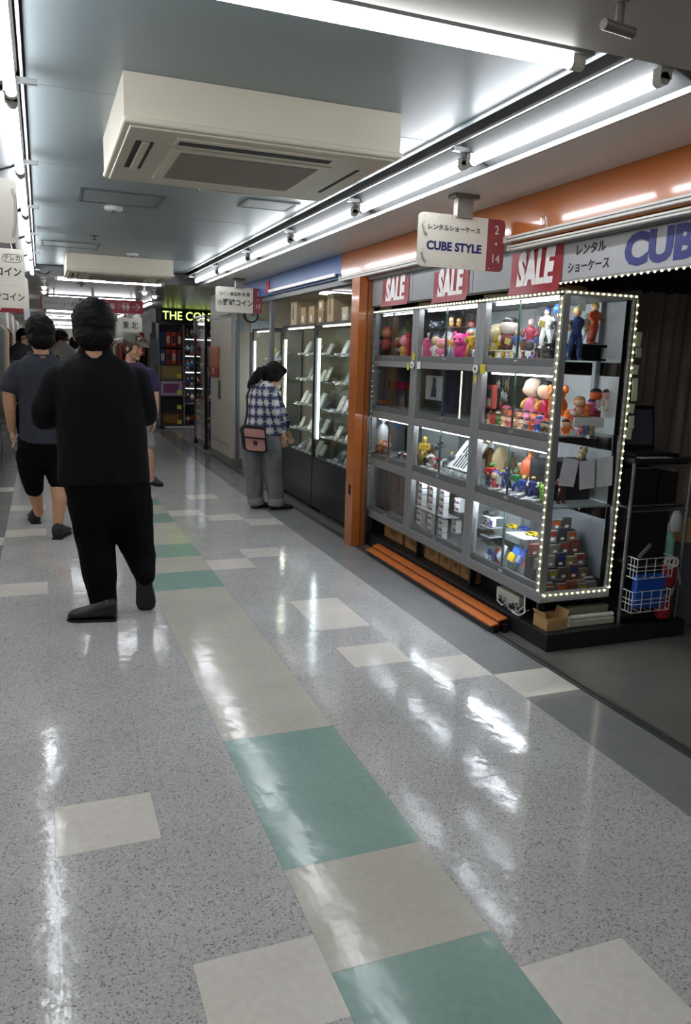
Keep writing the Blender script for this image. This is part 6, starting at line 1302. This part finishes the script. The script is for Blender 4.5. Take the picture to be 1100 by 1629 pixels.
hand(B, on(1, y-.1, 246, 664), (-.05, -.2, -1), (-1, 0, 0)); hand(B, on(1, y-.08, 189, 664), (.05, -.2, -1), (1, 0, 0)); fuse(B, 'body', SKIN2, t, .0065, 3)
J = MB(); trace(J, y, tr); limb(J, y, [(237, 593, 0, 9), (242, 602, 0, 9.5), (246, 616, -.02, 9.5)]); limb(J, y, [(196, 593, 0, 9), (191, 602, 0, 9.5), (187, 616, .02, 9.5)]); fuse(J, 'tshirt', M('#31204f', .8, var=.1, vs=12), t, .009, 4, .006, 9)
TR = MB(); trace(TR, y, [(194, 241, 664, .125, 0), (193, 244, 685, .13, 0)]); limb(TR, y, [(208, 688, 0, 13), (206, 712, .03, 12)]); limb(TR, y, [(230, 688, 0, 13), (236, 708, -.05, 12)]); fuse(TR, 'shorts', M('#8d8d8a', .8), t, .009, 4, .006, 10)
hairdo(t, c, R, 1.03, M('#3a2c20', .5), (), 1, .003); face(t, c, R, 1.05, '#3a2c20')
CAPM = M('#62604f', .8, var=.1, vs=20); cp = MB(); cp.ell(c+R@Vector((0, -.012, .075)), (.092, .112, .085), 18, 10, R); cp.ell(c+R@Vector((0, .12, .062)), (.07, .085, .010), 16, 6, R@Matrix.Rotation(-.25, 3, 'X'))
fuse(cp, 'cap', CAPM, t, .006, 2); MB().obox(c+R@Vector((.02, .085, .11)), (.05, .01, .025), R).build('cap_badge', M('#c8c4b4', .6), t)
for s, (a, b), f in ((1, (241, 771), -.1), (-1, (205, 764), .1)):
    h = on(2, 0, a, b); shoe(t, (h.x, h.y+.1, 0), (.35*s, -1, 0), (0, 0, 1), .27, .10, .09, M('#1c1c20', .6))
# ---- woman looking into the coin showcase
y = 7.42
t = thing('person', 'woman in plaid shirt and grey jeans bending towards the coin showcase', 'person', (on(1, y, 420, 805).x, y, 0))
PL, N, L, b_ = newmat('plaid'); g = N.new('ShaderNodeTexCoord'); sx = N.new('ShaderNodeSeparateXYZ'); L.new(g.outputs['Object'], sx.inputs[0])
def stripes(src, freq, off, w0):
    a = N.new('ShaderNodeMath'); a.operation = 'MULTIPLY_ADD'; a.inputs[1].default_value = freq; a.inputs[2].default_value = off; L.new(src, a.inputs[0])
    f = N.new('ShaderNodeMath'); f.operation = 'FRACT'; L.new(a.outputs[0], f.inputs[0])
    q = N.new('ShaderNodeMath'); q.operation = 'LESS_THAN'; q.inputs[1].default_value = w0; L.new(f.outputs[0], q.inputs[0]); return q.outputs[0]
ad = N.new('ShaderNodeMath'); ad.operation = 'SUBTRACT'; L.new(sx.outputs[0], ad.inputs[0]); L.new(sx.outputs[1], ad.inputs[1])
def mixc(fac, c1, c2):
    m = N.new('ShaderNodeMix'); m.data_type = 'RGBA'; L.new(fac, m.inputs[0])
    for i, c_ in ((6, c1), (7, c2)):
        if isinstance(c_, str): m.inputs[i].default_value = (*lin(c_), 1)
        else: L.new(c_, m.inputs[i])
    return m.outputs[2]
c0 = mixc(stripes(sx.outputs[2], 11, 0, .42), '#c9c6c4', '#6a6f88'); c1 = mixc(stripes(ad.outputs[0], 10, .2, .4), c0, '#5a6080')
c2 = mixc(stripes(sx.outputs[2], 11, .85, .14), c1, '#1e2548'); c3 = mixc(stripes(ad.outputs[0], 10, .05, .13), c2, '#1e2548'); c4 = mixc(stripes(sx.outputs[2], 11, .35, .07), c3, '#d8d6d8'); c5 = mixc(stripes(ad.outputs[0], 10, .5, .06), c4, '#d8d6d8')
L.new(c5, b_.inputs['Base Color']); b_.inputs['Roughness'].default_value = .85
B = MB(); c = vis(436, 600, y+.02); R = basis((.86, .30, -.5)); head(B, c, R, .98)
tr = [(411, 430, 606, .07, 0), (404, 436, 613, .10, 0), (397, 441, 625, .13, 0), (393, 444, 642, .14, 0), (391, 445, 662, .14, 0), (389, 446, 680, .14, 0), (388, 446, 692, .14, 0)]
trace(B, y, [(a+3, b-3, p_, r-.015, d) for a, b, p_, r, d in tr])
na = [(424, 622, -.12, 11), (434, 650, -.14, 9.5), (444, 676, -.10, 8), (450, 694, -.06, 5)]; fa = [(428, 622, .12, 11), (444, 650, .14, 9), (452, 672, .1, 7), (457, 688, .08, 5)]
limb(B, y, na); limb(B, y, fa)
ll = [(402, 712, .0, 19), (403, 755, .02, 15), (407, 795, .03, 8)]; rl = [(430, 712, -.02, 19), (435, 755, -.04, 15), (440, 797, -.05, 8)]
limb(B, y, ll, .02); limb(B, y, rl, .02); B.tube([vis(420, 618, y), vis(430, 606, y), c+Vector((-.02, 0, -.08))], [.055, .05, .05], 12)
hand(B, on(1, y-.06, 450, 694), (.25, .1, -1), (0, 1, 0), .8); hand(B, on(1, y+.08, 457, 688), (.5, .1, -1), (0, -1, 0), .8); fuse(B, 'body', SKIN2, t, .0062, 3)
J = MB(); trace(J, y, tr); limb(J, y, [(a, b_2, d, r+2.5) for a, b_2, d, r in na[:3]]+[(448, 688, -.07, 7)]); limb(J, y, [(a, b_2, d, r+2.5) for a, b_2, d, r in fa[:3]]+[(455, 682, .09, 7)]); fuse(J, 'shirt', PL, t, .009, 4, .009, 11)
JE = M('#6b6d70', .85, var=.12, vs=18, bump=.2, bs=300); TR = MB(); trace(TR, y, [(391, 444, 684, .13, 0), (387, 446, 700, .145, 0), (386, 447, 714, .14, 0)]); limb(TR, y, [(a, b_2, d, r*(1 if i < 2 else 1.55)) for i, (a, b_2, d, r) in enumerate(ll)]); limb(TR, y, [(a, b_2, d, r*(1 if i < 2 else 1.55)) for i, (a, b_2, d, r) in enumerate(rl)]); fuse(TR, 'jeans', JE, t, .009, 4, .009, 11)
for q in (ll[-1], rl[-1]):
    p = on(1, y+q[2], q[0], q[1]); m = MB(); m.smooth = True; m.lathe([(.078, -.045), (.084, -.04), (.086, .02), (.083, .03), (.07, .03)], p, 18); m.build('cuff', M('#85878a', .85), t)
hairdo(t, c, R, 1.02, HAIRB, (((0, -.12, -.005), (.05, .055, .055)), ((0, -.17, -.075), (.042, .05, .085)), ((0, -.20, -.16), (.03, .032, .08))), 1, .004); face(t, c, R, .98)
MK = MB(); MK.ell(c+R@Vector((0, .065, -.055)), (.056, .04, .046), 16, 10, R); fuse(MK, 'face_mask', M('#d9d9d6', .8), t, .006, 2)
MB().tube([c+R@Vector((.058, .05, -.05)), c+R@Vector((.076, .0, -.02))], .002, 5).build('mask_loop', M('#d9d9d6', .8), t)
for (a, b), k in (((400, 808), 0), ((430, 811), 1)):
    h = on(2, 0, a, b); shoe(t, (h.x, h.y, 0), (1, .12, 0), (0, 0, 1), .235, .09, .075, M('#17171a', .6))
t2 = thing('shoulder_bag', 'pink and black shoulder bag hanging at the hip of the woman', 'bag', vis(404, 718, y-.2))
bc = vis(404, 698, y-.2); Rb = basis((0, -1, 0), (-.12, 0, 1)); bp = lambda a, b, d: bc+Vector((a, -d, b))
sk = lambda a, b, d: bp(a+b*-.12, b-a*.10, d)
MB().prism(rrect(.24, .255, .05), lambda a, b, s_: sk(a, b, s_), -.04, .035).build('body', M('#161618', .6), t2, .006); MB().prism(rrect(.19, .20, .03), lambda a, b, s_: sk(a, b-.012, s_), .034, .042).build('front_panel', M('#b98680', .6, var=.08, vs=20), t2, .003)
MB().prism(rrect(.20, .085, .02), lambda a, b, s_: sk(a, b+.055, s_), .042, .05).build('flap', M('#b98680', .6), t2, .003); MB().prism(rrect(.21, .016, .006), lambda a, b, s_: sk(a, b+.012, s_), .042, .054).build('flap_trim', M('#161618', .6), t2); MB().prism(rrect(.04, .04, .01), lambda a, b, s_: sk(a, b-.035, s_), .042, .048).build('badge', M('#26262a', .5), t2)
MB().tube([bp(-.09, .12, 0), vis(394, 655, y-.19), vis(393, 630, y-.15), vis(400, 614, y-.11), vis(410, 608, y-.03)], .011, 8).build('strap', M('#161618', .7), t2)
# ---- two people farther off
def walker(px_, py_, yy, top, low, hairm, fwd, label, s=1.0, cap=None, extra=None):
    """generic figure whose head centre is seen at px_, py_"""
    c = on(1, yy, px_, py_); t = thing('person', label, 'person', (c.x, yy, 0)); R = basis(fwd); B = MB(); head(B, c, R, s)
    f = Vector((fwd[0], fwd[1], 0)).normalized(); r = Vector((f.y, -f.x, 0)); yaw = math.atan2(r.y, r.x); H = c.z-.12
    TB_ = [(.99, .06, .055), (.955, .13, .085), (.93, .195, .10), (.88, .205, .115), (.75, .17, .11), (.62, .165, .11), (.53, .185, .12)]
    lf = lambda m, k: m.loft([ring(Vector((c.x, yy, 0))+Vector((0, 0, H*1.12*a-.06)), w_*k, d*k, yaw=yaw) for a, w_, d in TB_]); lf(B, .92); P0 = Vector((c.x, yy, 0)); J = MB(); lf(J, 1.02); T_ = MB()
    for q in (-1, 1):
        sh = P0+r*(q*.2)+Vector((0, 0, H*.94)); el = sh+r*(q*.04)+Vector((0, 0, -.28))-f*.02; wr = el+f*.12+Vector((0, 0, -.2))
        B.tube([sh, el, wr], [.048, .04, .03], 12); J.tube([sh, sh.lerp(el, .85)], [.062, .058], 12); hand(B, wr, f*.4+Vector((0, 0, -1)), -r*q)
        hp = P0+r*(q*.09)+Vector((0, 0, H*.54)); kn = hp+f*(.06*q)+Vector((0, 0, -H*.26)); an = Vector((kn.x, kn.y, .09))-f*(.05*q)
        B.tube([hp, kn, an], [.08, .055, .04], 12); T_.tube([hp, kn, an+Vector((0, 0, .02))], [.10, .08, .065], 12); shoe(t, (an.x-f.x*.06, an.y-f.y*.06, 0), f, (0, 0, 1), .26, .09, .09, SHOEB)
    T_.loft([ring(P0+Vector((0, 0, H*a)), .18, .125, yaw=yaw) for a in (.5, .56, .62)])
    fuse(B, 'body', SKIN, t, .008, 3); fuse(J, 'shirt', top, t, .011, 3, .006, 9); fuse(T_, 'trousers', low, t, .011, 3, .006, 9); hairdo(t, c, R, 1.02*s, hairm, (), 1, .003); face(t, c, R, s)
    if cap: cp = MB(); cp.ell(c+R@Vector((0, -.012, .07)), (.095, .115, .09), 16, 10, R); cp.ell(c+R@Vector((0, .12, .06)), (.07, .08, .012), 12, 6, R); fuse(cp, 'cap', cap, t, .008, 2)
    if extra:
        for q in (-1, 1): MB().tube([P0+r*(q*.12)+f*.12+Vector((0, 0, H*.72)), P0+r*(q*.125)+f*.125+Vector((0, 0, H*.88)), P0+r*(q*.12)+f*.02+Vector((0, 0, H*1.0)), P0+r*(q*.12)-f*.12+Vector((0, 0, H*.9))], .022, 8).build('backpack_strap', M('#141416', .7), t)
    return t
walker(97, 541, 12.6, M('#8d8a86', .8), BLACKT, HAIRB, (.5, -.85, -.35), 'person in dark cap and grey shirt with black backpack straps in the crowd', 1.0, M('#17171a', .7), True)
walker(38, 540, 11.2, M('#1b1b1f', .8), BLACKT, HAIRB, (.45, -.9, -.1), 'person in dark clothes half hidden behind the man in charcoal', .95)
walker(118, 548, 15.5, M('#a8a4a0', .8), BLACKT, HAIRB, (0, 1, -.05), 'distant person in pale shirt walking away down the corridor', .95)
